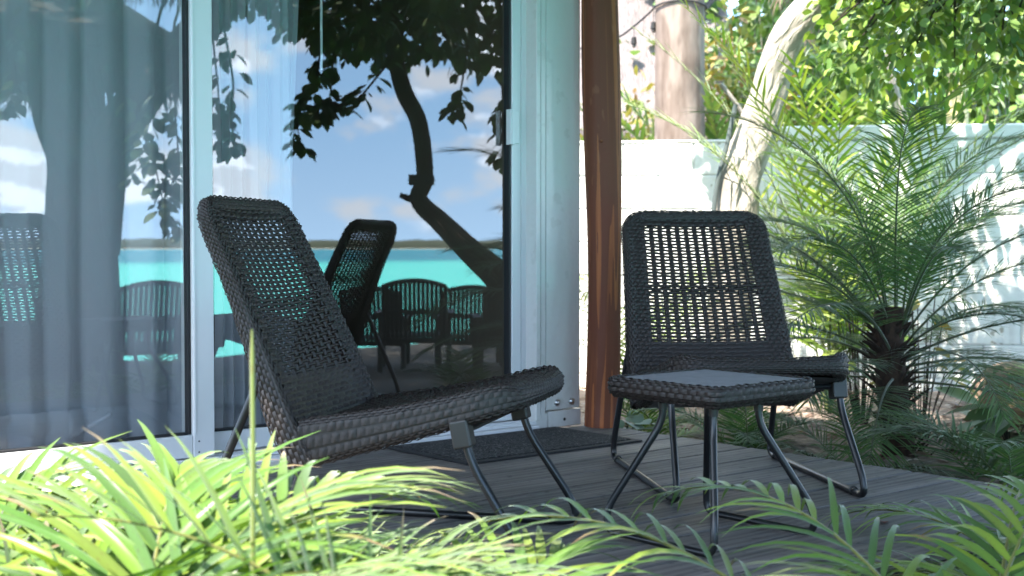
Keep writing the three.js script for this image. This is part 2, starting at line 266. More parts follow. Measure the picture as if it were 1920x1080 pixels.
// ------------------------------------------------------------------ the cabin with its thatched roof
{
  const c = thing('cabin', 'white cabin with a thatched roof over the dark deck', 'cabin', [0, 0, 0]);
  part('wall', join(rbox(0.85, 0.97, -0.2, 2.42, -0.16, 0, 0.004), rbox(0.97, 3.474, 2.24, 2.42, -0.16, -0.003, 0.004)), M.paint, c);
  part('wall', rbox(0.85, 0.95, -0.2, 2.42, -4.2, -0.162, 0.004), M.paint, c);
  part('wall', rbox(3.6, 3.72, -0.2, 2.42, -4.2, -0.202, 0.004), M.paint, c);
  part('wall', rbox(0.952, 3.598, -0.2, 2.42, -4.2, -4.1, 0.004), M.paint, c);
  part('interior_panelling', join(rbox(3.58, 3.598, 0.012, 2.225, -4.08, -0.21, 0.002), rbox(0.97, 3.578, 0.012, 2.225, -4.098, -4.085, 0.002), rbox(0.952, 0.966, 0.012, 2.225, -4.08, -0.21, 0.002)), M.inside, c);
  part('interior_floor', rbox(0.955, 3.595, -0.06, 0.01, -4.095, -0.165, 0.002), M.insideFloor, c);
  part('ceiling', rbox(0.955, 3.595, 2.235, 2.4, -4.095, -0.165, 0.002), M.inside, c);
  part('plinth', rbox(0.83, 3.474, -0.32, -0.004, -0.16, -0.03, 0.004), M.concrete, c);
  // hip roof of thatch: a thick slab, hanging strands along the eaves
  const x0 = 0.35, x1 = 3.92, z0 = -4.6, z1 = 3.95, ev = 2.52, run = (x1 - x0) / 2, rise = 1.45, xm = (x0 + x1) / 2, ra = z0 + run, rb = z1 - run;
  const roof = new MB(), slab = (dy, ins, flip) => {
    const A = V(x0 + ins, ev + dy, z0 + ins), B = V(x1 - ins, ev + dy, z0 + ins), C = V(x1 - ins, ev + dy, z1 - ins), D = V(x0 + ins, ev + dy, z1 - ins), E = V(xm, ev + rise + dy, ra), F = V(xm, ev + rise + dy, rb);
    const face = (a, b, d, e, n) => { roof.grid(n, 10, (u, v) => { const p = a.clone().lerp(b, u).lerp(d.clone().lerp(e, u), v), k = dy > 0 ? 0.035 * (fbm2(p.x * 5 + 30, p.z * 5 + 30, 1e5, 1e5, 3, 2) - 0.5) : 0; p.y += k; return p; }, n * 0.25, 2.2); };
    face(B, C, E, F, 30); face(D, A, F, E, 30); face(C, D, F, F, 14); face(A, B, E, E, 14);
  };
  slab(0.24, 0); slab(0, 0.02);
  for (const [a, b] of [[[x0, z0], [x1, z0]], [[x1, z0], [x1, z1]], [[x1, z1], [x0, z1]], [[x0, z1], [x0, z0]]])
    roof.grid(20, 2, (u, v) => V(lerp(a[0], b[0], u), ev - 0.01 + v * 0.26, lerp(a[1], b[1], u)), 5, 0.3);
  const rf = part('thatched_roof', roof.geo(), M.thatch, c);
  const q = rng(5), fr = new MB();
  const strand = (x, z, ox, oz) => {
    const len = 0.1 + 0.16 * q() + 0.1 * n2(x * 3, z * 3), w = 0.006 + 0.009 * q(), top = ev + 0.06 * q(), sx = (q() - 0.5) * 0.14 + ox * 0.05, sz = (q() - 0.5) * 0.14 + oz * 0.05, a = q() * Math.PI;
    const dx = Math.cos(a) * w, dz = Math.sin(a) * w, k = [];
    for (let i = 0; i <= 2; i++) { const t = i / 2, px = x + sx * t * t, pz = z + sz * t * t, py = top - len * t; k.push(fr.v(px - dx * (1 - 0.8 * t), py, pz - dz * (1 - 0.8 * t), 0.2, t), fr.v(px + dx * (1 - 0.8 * t), py, pz + dz * (1 - 0.8 * t), 0.25, t)); }
    fr.quad(k[0], k[1], k[3], k[2]); fr.quad(k[2], k[3], k[5], k[4]);
  };
  for (let i = 0; i < 2600; i++) { const t = q(), o = (q() - 0.2) * 0.16; strand(lerp(x0, x1, t), z1 - o, 0, 1); }
  for (let i = 0; i < 1600; i++) { const t = q(), o = (q() - 0.2) * 0.16; strand(x1 - o, lerp(z0, z1, t), 1, 0); strand(x0 + o, lerp(z0, z1, t), -1, 0); }
  stuff(part('thatch_fringe', fr.geo(), M.thatch, rf));
}
{
  const col = thing('corner_column', 'white painted corner column with two steel bolts near its foot, beside the timber post', 'column', [0, 0, 0]);
  part('shaft', rbox(3.532, 3.722, 0.071, 2.42, -0.2, 0, 0.006, 3), M.paint, col);
  part('jamb_strip', join(rbox(3.476, 3.499, 0.036, 2.235, -0.15, 0.007, 0.004, 3), rbox(3.5025, 3.5295, 0.036, 2.235, -0.15, 0.003, 0.004, 3)), M.paint, col);
  part('foot_plate', join(rbox(3.545, 3.724, 0.001, 0.068, -0.2, 0.003, 0.003), rbox(3.478, 3.542, 0.001, 0.06, -0.15, 0.002, 0.003)), M.paint, col);
  for (const [x, y] of [[3.595, 0.1], [3.674, 0.1]]) {
    const b = new THREE.SphereGeometry(0.0125, 14, 8, 0, Math.PI * 2, 0, Math.PI / 2).rotateX(Math.PI / 2).scale(1, 1, 0.75);
    part('bolt', join(b, new THREE.CylinderGeometry(0.0155, 0.0155, 0.003, 18).rotateX(Math.PI / 2)), M.steel, col, [x, y, 0.0015]);
  }
  part('drain_hole', new THREE.CylinderGeometry(0.0065, 0.0065, 0.003, 14).rotateX(Math.PI / 2), M.gasket, col, [3.632, 0.03, 0.003]);
}
{
  const d = thing('sliding_door', 'white framed sliding glass door mirroring the lake and trees', 'door', [0, 0, 0]);
  part('sill_track', join(rbox(0.97, 3.474, 0.0, 0.02, -0.14, 0.03, 0.003), rbox(0.97, 3.474, 0.021, 0.036, -0.004, 0.012, 0.003), rbox(0.97, 3.474, 0.021, 0.036, -0.052, -0.046, 0.002), rbox(0.97, 3.474, 0.021, 0.036, -0.112, -0.104, 0.002)), M.alu, d);
  const pane = (x0, x1, y0, y1, z) => new THREE.PlaneGeometry(x1 - x0, y1 - y0).translate((x0 + x1) / 2, (y0 + y1) / 2, z);
  const left = part('door_panel', join(rbox(1.985, 2.062, 0.0385, 2.235, -0.044, 0.0), rbox(0.972, 1.9835, 0.0385, 0.114, -0.042, -0.002), rbox(0.972, 1.9835, 2.17, 2.235, -0.042, -0.002), rbox(0.972, 1.04, 0.1155, 2.168, -0.042, -0.002)), M.alu, d);
  part('glass_pane', pane(1.03, 1.9875, 0.1, 2.18, -0.03), M.glass, left);
  part('gasket', join(rbox(1.973, 1.9845, 0.116, 2.168, -0.04, -0.014, 0.002), rbox(1.042, 1.972, 0.1145, 0.1215, -0.04, -0.014, 0.002)), M.gasket, left);
  part('stile_strip', rbox(1.988, 1.9945, 0.12, 2.2, 0.0005, 0.0035, 0.001), M.alu, left);
  for (const y of [0.056, 0.092]) part('screw', new THREE.CylinderGeometry(0.0028, 0.0028, 0.003, 10).rotateX(Math.PI / 2), M.gasket, left, [2.004, y, 0.0008]);
  const right = part('door_panel', join(rbox(1.99, 2.075, 0.0385, 2.235, -0.1, -0.056), rbox(3.402, 3.4475, 0.0385, 2.235, -0.1, -0.055, 0.003), rbox(3.451, 3.53, 0.0385, 2.235, -0.1, -0.057, 0.003), rbox(2.0765, 3.4, 0.0385, 0.108, -0.098, -0.058), rbox(2.0765, 3.4, 2.17, 2.235, -0.098, -0.058)), M.alu, d);
  part('glass_pane', pane(2.07, 3.405, 0.1, 2.18, -0.084), M.glass, right);
  part('gasket', join(rbox(3.3915, 3.4015, 0.11, 2.168, -0.096, -0.062, 0.002), rbox(2.077, 3.39, 0.1085, 0.1155, -0.096, -0.062, 0.002)), M.gasket, right);
  part('pull_handle', join(rbox(3.378, 3.385, 1.142, 1.283, -0.066, -0.036, 0.003), rbox(3.3865, 3.402, 1.142, 1.283, -0.046, -0.036, 0.003), rbox(3.4035, 3.43, 1.148, 1.278, -0.054, -0.042, 0.003)), M.alu, right);
  part('latch', join(rbox(3.497, 3.4985, 1.281, 1.313, -0.056, -0.05, 0.0005), rbox(3.5, 3.512, 1.283, 1.311, -0.056, -0.051, 0.002)), M.steel, right);
}
{
  whole('doorstep', rbox(0.6, 2.3, -0.3, 0.0015, -0.028, 0.12, 0.008), M.concrete, 'pale concrete doorstep below the left glass pane', 'doorstep');
}
{ // curtains
  const drape = (x0, x1, z, folds, amp, y0, y1, taper, seed) => {
    const g = new MB(), n = Math.round(folds * 14);
    g.grid(n, 26, (u, v) => {
      const w = u + 0.06 * (n2(u * folds * 0.7, seed) - 0.5) + 0.01 * (n2(u * 5, v * 3, 1e5, 1e5, seed) - 0.5), ph = w * folds * Math.PI * 2, sh = Math.pow(Math.abs(Math.sin(ph / 2)), 0.6);
      const a = amp * (0.55 + 0.9 * n2(u * folds, 3.3, 1e5, 1e5, seed)) * (0.75 + 0.25 * (1 - v)), c = taper ? taper(v) : [0, 1];
      return V(lerp(x0, x1, lerp(c[0], c[1], u)) + 0.008 * Math.sin(ph), lerp(y0, y1, v), z + a * (sh - 0.5) + 0.012 * Math.sin(v * 5 + u * 7));
    });
    return g;
  };
  const a = thing('sheer_curtain', 'grey sheer curtain hanging full width behind the left pane', 'curtain', [0, 0, 0]);
  part('cloth', drape(1.0, 2.12, -0.25, 9, 0.05, 0.05, 2.2, null, 1).geo(), M.curtain, a);
  part('hem', drape(1.0, 2.12, -0.246, 9, 0.05, 0.045, 0.2, null, 1).geo(), M.curtain, a);
  const b = thing('gathered_curtain', 'pale curtain gathered into folds behind the left edge of the larger pane', 'curtain', [0, 0, 0]);
  const tp = (v) => { const t = ss(v, 0.25, 0.9); return [lerp(0.0, 0.0, t), lerp(0.82, 1, t)]; };
  part('cloth', drape(2.2, 2.56, -0.27, 7, 0.05, 0.05, 2.2, tp, 7).geo(), M.curtain, b);
  part('cloth', drape(2.33, 2.5, -0.235, 4, 0.03, 0.06, 2.2, null, 9).geo(), M.curtain, b);
  whole('curtain_wand', new MB().tube([V(2.655, 1.4, -0.28), V(2.655, 2.2, -0.28)], 0.005, 8).geo(), M.alu, 'thin white curtain wand hanging inside the larger pane', 'curtain wand');
}
{ // timber post beside the column
  const p = thing('timber_post', 'polished reddish brown timber post at the deck corner beside the white column', 'post', [3.748, 0, 0.09]);
  const pts = []; for (let k = 0; k <= 24; k++) { const t = k / 24; pts.push(V(0.012 * Math.sin(t * 5 + 1) + 0.004, t * 2.6, 0.012 * Math.sin(t * 4))); }
  part('shaft', new MB().tube(pts, (t, a) => 0.0715 + 0.0035 * Math.sin(t * 11 + 2) + 0.0035 * Math.sin(2 * a + t * 6) + 0.0022 * Math.sin(5 * a + 9 * t), 40, true, 0.5).geo(), M.post, p);
  const k = new THREE.SphereGeometry(0.011, 10, 8).scale(1, 0.75, 0.6);
  part('knot', k, M.post, p, [-0.045, 1.16, 0.055]);
  const q = thing('timber_post', 'brown timber post under the front corner of the thatched roof', 'post', [3.76, -0.4, 3.42]);
  part('shaft', new MB().tube(pts.map((v) => v.clone().multiplyScalar(1.02)), (t, a) => 0.07 + 0.003 * Math.sin(t * 9) + 0.003 * Math.sin(2 * a), 24, true, 0.5).geo(), M.post, q);
}
{ // deck
  const d = new THREE.Group(); d.name = 'deck'; d.userData.kind = 'structure'; scene.add(d);
  const q = rng(11), pitch = 0.172, n = 13, X1 = 3.775;
  for (let k = 0; k < n; k++) {
    const z0 = 0.004 + k * pitch + (k ? 0 : 0.03), X0 = k < 1 ? 2.31 : 1.05, z1 = (k + 1) * pitch - 0.0055, e = (q() - 0.5) * 0.012, dy = (q() - 0.5) * 0.0012;
    const g = rbox(X0, X1 + e, -0.03, 0, z0, z1, 0.005, 2), uv = g.attributes.uv, ox = q() * 5, oz = q();
    for (let i = 0; i < uv.count; i++) uv.setXY(i, uv.getX(i) * 0.55 + ox, uv.getY(i) * 2.2 + oz);
    part('board', g, M.board, d, [0, dy, 0]);
  }
  const s = new MB(); for (const x of [1.1, 1.7, 2.36, 2.9, 3.5, 3.72]) s.box(x, x + 0.045, -0.16, -0.032, x < 2.3 ? 0.14 : 0.02, 2.2); s.box(1.06, 3.765, -0.2, -0.032, 2.205, 2.23);
  part('joists', s.geo(false), M.joist, d);
}
{
  const m = thing('doormat', 'dark grey speckled doormat on the deck before the glass door', 'doormat', [0, 0, 0]);
  part('pile', rbox(2.755, 3.535, 0.0025, 0.0115, 0.055, 0.485, 0.003), M.mat, m);
  part('border', join(rbox(2.725, 2.7535, 0.0015, 0.008, 0.025, 0.515, 0.002), rbox(3.5365, 3.565, 0.0015, 0.008, 0.025, 0.515, 0.002), rbox(2.755, 3.535, 0.0015, 0.008, 0.025, 0.0535, 0.002), rbox(2.755, 3.535, 0.0015, 0.008, 0.4865, 0.515, 0.002)), M.matEdge, m);
}

// ------------------------------------------------------------------ wicker chairs and table
function woven(mb, surf, nu, nv, h = 0.0035, gap = 0.07, closed = false) {
  const at = (u, v, k) => { const p = surf(u, v), e = 1e-3, a = surf(Math.min(u + e, 1), v).sub(surf(Math.max(u - e, 0), v)), b = surf(u, Math.min(v + e, 1)).sub(surf(u, Math.max(v - e, 0))); return p.addScaledVector(a.cross(b).normalize(), k); };
  mb.grid(Math.max(4, Math.round(nu / 2)), Math.max(2, Math.round(nv / 2)), (u, v) => at(u, v, -0.0028));
  for (let j = 0; j < nv; j++) {
    const off = (j % 2) * 0.5;
    for (let i = -1; i < nu; i++) {
      const a = Math.max(0, (i + off) / nu), b = Math.min(1, (i + 1 + off) / nu); if (b - a < 0.1 / nu) continue;
      const s = mb.p.length / 3, jit = 0.6 + 0.8 * hash(i, j, nu);
      for (let y = 0; y <= 2; y++) for (let x = 0; x <= 4; x++) {
        const u = lerp(a, b, x / 4), lu = u * nu - i - off, v = (j + gap + (1 - 2 * gap) * (y / 2)) / nv, q = at(u, v, h * jit * Math.sin(Math.PI * clamp(lu, 0, 1)) * (y === 1 ? 1 : 0.55) - 0.0012);
        mb.v(q.x, q.y, q.z, i + lu, j + y / 2);
      }
      for (let y = 0; y < 2; y++) for (let x = 0; x < 4; x++) { const k = s + y * 5 + x; mb.quad(k, k + 1, k + 6, k + 5); }
    }
  }
  return mb;
}
function ribbon(mb, pts, nrm, w, t) {                  // a flat strip of width w along the side, thickness t
  const s = mb.p.length / 3;
  pts.forEach((p, k) => {
    const d = pts[Math.min(k + 1, pts.length - 1)].clone().sub(pts[Math.max(k - 1, 0)]).normalize(), n = nrm(k), sd = d.clone().cross(n).normalize(), nn = sd.clone().cross(d).normalize();
    for (const [a, b] of [[-1, 0], [0, 1], [1, 0], [0, -1]]) { const q = p.clone().addScaledVector(sd, a * w / 2).addScaledVector(nn, b * t / 2); mb.v(q.x, q.y, q.z, a, k); }
  });
  for (let k = 0; k < pts.length - 1; k++) for (let a = 0; a < 4; a++) { const i = s + k * 4 + a, j = s + k * 4 + (a + 1) % 4; mb.quad(i, j, j + 4, i + 4); }
}
function makeChair(label, place) {
  const chair = thing('wicker_chair', label, 'chair', ...place, 'wicker chairs on the deck');
  // backrest: s across (-1..1), v from the seat to the top
  const prof = new THREE.CatmullRomCurve3([V(0, 0.235, -0.035), V(0, 0.335, -0.085), V(0, 0.476, -0.148), V(0, 0.68, -0.243), V(0, 0.857, -0.33)]), L = prof.getLength(), r = 0.075;
  const W = (v) => { const y = prof.getPointAt(v).y, w = lerp(0.276, 0.251, ss(y, 0.3, 0.86)), t = (1 - v) * L; return t < r ? w - r + Math.sqrt(Math.max(0, r * r - (r - t) ** 2)) : w; };
  const nb = (v) => { const t = prof.getTangentAt(v); return V(0, -t.z, t.y).normalize(); };   // faces forward
  const bp = (s, v, k = 0) => { const p = prof.getPointAt(clamp(v, 0, 1)), n = nb(clamp(v, 0, 1)); return V(s * W(v), p.y, p.z).addScaledVector(n, k - 0.02 * (1 - s * s)); };
  const lo = 0.31, hi = 0.925, si = 0.735;
  const panel = new MB(), rows = Math.round(L / 0.0121);
  const regions = [[-0.97, -si, 0, 1, 3], [si, 0.97, 0, 1, 3], [-si, si, 0, lo, 11], [-si, si, hi, 0.995, 11]];
  for (const [a, b, c, d, nu] of regions) for (const f of [1, -1])
    woven(panel, (u, v) => bp(lerp(f > 0 ? a : b, f > 0 ? b : a, u), lerp(c, d, v), f * 0.004), nu, Math.round(rows * (d - c) * 0.86), 0.0072, 0.17);
  part('backrest_border', panel.geo(), M.wicker, chair);
  const open = new MB(), ribs = 13;
  for (let k = 0; k < ribs; k++) {
    const s = lerp(-si - 0.01, si + 0.01, k / (ribs - 1)), pts = []; for (let i = 0; i <= 16; i++) pts.push(bp(s, lerp(lo - 0.01, hi + 0.01, i / 16)));
    ribbon(open, pts, (i) => nb(lerp(lo, hi, i / 16)), 0.0162, 0.009);
  }
  const nr = Math.round(rows * (hi - lo)), q = rng(3);
  for (let j = 0; j < nr; j++) {
    const v = lerp(lo, hi, (j + 0.5) / nr), pts = [], mid = Math.abs(j - Math.round(nr * 0.43)) < 2;
    for (let i = 0; i <= (ribs - 1) * 2 + 2; i++) { const t = (i - 1) / ((ribs - 1) * 2), s = lerp(-si, si, t), k = i % 2 ? (((i - 1) / 2 + j) % 2 ? 1 : -1) : 0; pts.push(bp(s, v + 0.0008 * (q() - 0.5), k * 0.0046)); }
    ribbon(open, pts, () => nb(v), mid ? 0.0118 : 0.009, 0.0046);
  }
  stuff(part('backrest_weave', open.geo(), M.wicker, chair));
  // rolled rim round the backrest
  const path = [], nrm = [];
  for (let i = 0; i <= 40; i++) { const v = 1 - (1 - i / 40) ** 1.5; path.push(bp(1, v)); nrm.push(nb(v)); }
  for (let i = 1; i < 12; i++) { path.push(bp(1 - 2 * i / 12, 1, 0.02 * (1 - (1 - 2 * i / 12) ** 2))); nrm.push(nb(1)); }
  for (let i = 40; i >= 0; i--) { const v = 1 - (1 - i / 40) ** 1.5; path.push(bp(-1, v)); nrm.push(nb(v)); }
  const rc = new THREE.CatmullRomCurve3(path, false, 'centripetal'), nAt = (u) => { const k = u * (nrm.length - 1), i = Math.min(Math.floor(k), nrm.length - 2); return nrm[i].clone().lerp(nrm[i + 1], k - i).normalize(); };
  const sec = new THREE.CatmullRomCurve3([[-0.03, -0.002], [-0.01, 0.0035], [0.002, -0.001], [0.005, -0.014], [0.004, -0.03], [-0.008, -0.04], [-0.034, -0.026]].map(([o, n]) => V(o, n, 0)));
  const rim = new MB();
  woven(rim, (w, v) => { const u = 1 - w, p = rc.getPoint(u), t = rc.getTangent(u), n = nAt(u), o = t.clone().cross(n).normalize(), c = sec.getPoint(v), deep = c.y < -0.006 ? 1 + 0.75 * (1 - ss(p.y, 0.25, 0.7)) - 0.2 * ss(p.y, 0.75, 0.86) : 1; return p.addScaledVector(o, c.x).addScaledVector(n, c.y * deep); }, 96, 15, 0.0042, 0.1);
  part('backrest_rim', rim.geo(), M.wicker, chair);
  // seat
  const yt = new THREE.CatmullRomCurve3([[-0.1, 0.322], [0, 0.338], [0.155, 0.363], [0.3, 0.394], [0.37, 0.412], [0.42, 0.42], [0.455, 0.414], [0.54, 0.38]].map(([z, y]) => V(z, y, 0)));
  const yb = new THREE.CatmullRomCurve3([[-0.1, 0.2], [0.04, 0.242], [0.208, 0.29], [0.307, 0.319], [0.42, 0.35], [0.54, 0.385]].map(([z, y]) => V(z, y, 0)));
  const look = (c, z) => { let a = 0, b = 1; for (let i = 0; i < 24; i++) { const m = (a + b) / 2; c.getPoint(m).x < z ? (a = m) : (b = m); } return c.getPoint(a).y; };
  const tabT = [], tabB = []; for (let i = 0; i <= 64; i++) { const z = -0.1 + 0.64 * i / 64; tabT.push(look(yt, z)); tabB.push(look(yb, z)); }
  const pick = (t, z) => { const k = clamp((z + 0.1) / 0.64, 0, 1) * 64, i = Math.min(Math.floor(k), 63); return lerp(t[i], t[i + 1], k - i); };
  const HW = 0.272, zf = (x) => 0.468 - 0.026 * (x / HW) ** 2 - 0.075 * Math.max(0, (Math.abs(x) - 0.2) / 0.072) ** 2.2;
  const out = []; for (let i = 0; i <= 14; i++) out.push(V(-HW, 0, lerp(-0.07, 0.355, i / 14)));
  for (let i = 1; i < 24; i++) { const x = lerp(-HW, HW, i / 24); out.push(V(x, 0, zf(x))); }
  for (let i = 14; i >= 0; i--) out.push(V(HW, 0, lerp(-0.07, 0.355, i / 14)));
  const oc = new THREE.CatmullRomCurve3(out, false, 'centripetal'), skirt = new MB();
  woven(skirt, (w0, v) => {
    const u = 1 - w0, p = oc.getPointAt(u), t = oc.getTangentAt(u), o = V(-t.z, 0, t.x), top = pick(tabT, p.z), bot = pick(tabB, p.z);
    const w = v * 5, k = Math.min(Math.floor(w), 4), f = w - k, row = [[-0.03, top], [-0.008, top + 0.004], [0.003, top - 0.012], [0.003, bot + 0.02], [-0.006, bot + 0.004], [-0.04, bot]];
    const a = row[k], b = row[k + 1], off = lerp(a[0], b[0], f), y = lerp(a[1], b[1], f);
    return V(p.x + o.x * off, y, p.z + o.z * off);
  }, 72, 13, 0.0042, 0.1);
  part('seat_skirt', skirt.geo(), M.wicker, chair);
  const top = new MB();
  woven(top, (u, v) => { const x = lerp(HW - 0.02, -HW + 0.02, u), z = lerp(-0.08, zf(x) - 0.012, v), dip = 0.024 * (1 - (x / HW) ** 2) * ss(z, -0.2, 0.05) * (1 - 0.75 * ss(z, 0.3, 0.52)); return V(x, pick(tabT, z) - dip + 0.001, z); }, 19, 42, 0.005, 0.09);
  top.grid(8, 8, (u, v) => { const x = lerp(-HW + 0.03, HW - 0.03, u), z = lerp(-0.07, zf(x) - 0.03, v); return V(x, pick(tabB, z) + 0.002, z); });
  part('seat', top.geo(), M.wicker, chair);
  for (const s of [-1, 1]) {
    const x = 0.266 * s, f = 0.28 * s;
    const leg = part('sled_leg', new MB().tube(bentPath([V(x * 0.98, 0.44, -0.165), V(f, 0.075, -0.325), V(f, 0.0105, -0.335), V(f, 0.0105, 0.475), V(f, 0.055, 0.472), V(x * 0.98, 0.255, 0.343), V(x * 0.98, 0.345, 0.325)], 0.05, 6), 0.0105, 12, true, 4).geo(), M.blackSteel, chair);
    for (const z of [-0.265, 0.4]) part('foot_glide', new THREE.TorusGeometry(0.0115, 0.0035, 6, 14), M.bracket, leg, [f, 0.0145, z]);
    part('leg_bracket', rbox(-0.023, 0.023, -0.035, 0.03, -0.022, 0.022, 0.006).rotateX(-0.2), M.bracket, chair, [x * 0.97, 0.314, 0.326]);
  }
  part('cross_bar', new MB().tube([V(-0.26, 0.315, 0.325), V(0.26, 0.315, 0.325)], 0.009, 8).geo(), M.blackSteel, chair);
  return chair;
}
{
  const turn = (deg) => R(90 - deg);
  const a = makeChair('dark wicker chair seen from its side, its seat pointing at the timber post', [[1.853, 0, 1.232], turn(54.8)]);
  const b = a.clone(); b.name = numbered('wicker_chair'); scene.add(b); b.position.set(3.245, 0, 1.184); b.rotation.y = turn(121.45);
  tag(b, 'dark wicker chair facing the lake, behind the small table and before the white wall', 'chair', 'wicker chairs on the deck');
}
{
  const t = thing('side_table', 'small square dark wicker table with smooth grey top and black tube legs', 'table', [2.53, 0, 1.77]);
  const h = 0.19, y = 0.403;
  part('tabletop', rbox(-h + 0.02, h - 0.02, y - 0.012, y, -h + 0.02, h - 0.02, 0.006, 3), M.tabletop, t);
  const o = [], rr = 0.03; for (const [sx, sz, a0] of [[1, -1, -90], [1, 1, 0], [-1, 1, 90], [-1, -1, 180]]) for (let i = 0; i <= 5; i++) { const a = R(a0 + i * 18); o.push(V(sx * (h - rr) + Math.cos(a) * rr, 0, sz * (h - rr) + Math.sin(a) * rr)); }
  const full = []; for (let k = 0; k < o.length; k++) { const p = o[k], n = o[(k + 1) % o.length], m = p.distanceTo(n) > 0.1 ? 8 : 1; for (let i = 0; i < m; i++) full.push(p.clone().lerp(n, i / m)); }
  const oc = new THREE.CatmullRomCurve3(full, true, 'centripetal'), rim = new MB();
  woven(rim, (u, v) => { const p = oc.getPointAt(u % 1), d = oc.getTangentAt(u % 1), n = V(d.z, 0, -d.x), row = [[-0.026, y - 0.004], [-0.008, y + 0.003], [0.002, y - 0.008], [0.001, y - 0.034], [-0.012, y - 0.05], [-0.04, y - 0.046]], w = v * 5, k = Math.min(Math.floor(w), 4), a = row[k], b = row[k + 1], f = w - k, q = lerp(a[0], b[0], f); return V(p.x + n.x * q, lerp(a[1], b[1], f), p.z + n.z * q); }, 52, 10, 0.0046, 0.1);
  part('woven_rim', rim.geo(), M.wicker, t);
  part('underside', rbox(-h + 0.03, h - 0.03, y - 0.047, y - 0.03, -h + 0.03, h - 0.03, 0.004), M.wicker, t);
  for (const s of [-1, 1]) {
    part('sled_leg', new MB().tube(bentPath([V(s * 0.085, y - 0.04, -0.085), V(s * 0.085, 0.292, -0.085), V(s * 0.187, 0.07, -0.18), V(s * 0.19, 0.0105, -0.18), V(s * 0.19, 0.0105, 0.18), V(s * 0.187, 0.07, 0.18), V(s * 0.085, 0.292, 0.085), V(s * 0.085, y - 0.04, 0.085)], 0.035, 6), 0.0095, 12, true, 4).geo(), M.blackSteel, t);
    for (const z of [-1, 1]) part('leg_socket', new THREE.CylinderGeometry(0.0135, 0.012, 0.04, 14), M.bracket, t, [s * 0.085, y - 0.062, z * 0.085]);
  }
}

// ------------------------------------------------------------------ plants
const UP = V(0, 1, 0);
function leafGeo(len, wid, fold = 0.16, droop = 0.14) {  // an oval leaf along +z from its stalk, slightly folded and bent
  const g = new MB(), prof = [0.04, 0.62, 0.95, 1, 0.72, 0.03];
  prof.forEach((w, k) => { const t = k / 5, y = -droop * len * t * t; g.v(-w * wid / 2, y + fold * w * wid / 2, t * len, 0, t); g.v(0, y, t * len, 0.5, t); g.v(w * wid / 2, y + fold * w * wid / 2, t * len, 1, t); });
  for (let k = 0; k < 5; k++) { const a = k * 3; g.quad(a, a + 1, a + 4, a + 3); g.quad(a + 1, a + 2, a + 5, a + 4); }
  return g.geo();
}
const LEAF = { round: leafGeo(0.1, 0.066), small: leafGeo(0.075, 0.05), long: leafGeo(0.12, 0.038), big: leafGeo(0.14, 0.09) };
function leaves(list, geo, mat, parent, name = 'crown') { // list of [pos, dir, roll, scale, [r, g, b]]
  const m = shade(new THREE.InstancedMesh(geo, mat, list.length)), q = new THREE.Matrix4(), c = new THREE.Color();
  list.forEach(([p, d, roll, s, col], k) => {
    const z = d.clone().normalize(), x = UP.clone().cross(z); if (x.lengthSq() < 1e-4) x.set(1, 0, 0); x.normalize();
    const y = z.clone().cross(x); q.makeBasis(x, y, z); q.multiply(new THREE.Matrix4().makeRotationZ(roll)); q.scale(V(s, s, s)); q.setPosition(p);
    m.setMatrixAt(k, q); m.setColorAt(k, c.setRGB(...col));
  });
  m.name = name; stuff(m); parent.add(m); return m;
}
const tint = (q, pal) => { const c = pal[Math.floor(q() * pal.length)], k = 0.75 + 0.5 * q(); return [c[0] * k, c[1] * k, c[2] * k]; };
function sprayLeaves(out, pts, n, q, pal, spread = 0.05, scale = 1) {
  const c = new THREE.CatmullRomCurve3(pts.map((p) => V(...p)));
  for (let k = 0; k < n; k++) {
    const t = Math.min(1, 0.06 + 0.98 * Math.pow(q(), 0.8)), p = c.getPoint(t), a = q() * 6.283, d = V(Math.cos(a), -0.75 * q() + 0.1, Math.sin(a)).addScaledVector(c.getTangent(t), 0.5);
    out.push([p.addScaledVector(d.clone().normalize(), spread * q()), d, (q() - 0.5) * 1.6, scale * (0.55 + 0.65 * q()), tint(q, pal)]);
  }
}
function twigTube(mb, pts, r0, r1 = 0.3, seg = 5) { mb.tube(smoothPath(pts.map((p) => V(...p)), pts.length * 4), (t) => r0 * (1 - (1 - r1) * t), seg, false, 2); }
function clumps(out, branches, c, rad, n, per, q, pal, root, scale = 1, test) { // clumps of leaves through an uneven ellipsoid, each on its own twig
  for (let k = 0; k < n; k++) {
    let p; do { p = V(q() * 2 - 1, q() * 2 - 1, q() * 2 - 1); } while (p.length() > 1 || p.length() < 0.15 * q());
    const w = 0.78 + 0.44 * n3(p.x * 2.2 + 9, p.y * 2.2, p.z * 2.2); p.multiplyScalar(w);
    const at = V(c[0] + p.x * rad[0], c[1] + p.y * rad[1], c[2] + p.z * rad[2]); if (test && !test(at)) continue;
    if (branches && root && k % 3 === 0) { const mid = at.clone().lerp(root, 0.5).add(V((q() - 0.5) * 0.3, 0.1, (q() - 0.5) * 0.3)); twigTube(branches, [root.toArray(), mid.toArray(), at.toArray()], 0.018, 0.2, 4); }
    const cr = 0.1 + 0.12 * q(), o = p.clone().normalize();
    for (let j = 0; j < per; j++) {
      const d = V(q() * 2 - 1, q() * 2 - 1.15, q() * 2 - 1).normalize(), lp = at.clone().addScaledVector(d, cr * Math.sqrt(q()) * 1.3);
      out.push([lp, d.clone().addScaledVector(o, 0.5).add(V(0, -0.35, 0)), (q() - 0.5) * 1.8, scale * (0.6 + 0.6 * q()), tint(q, pal)]);
    }
  }
}
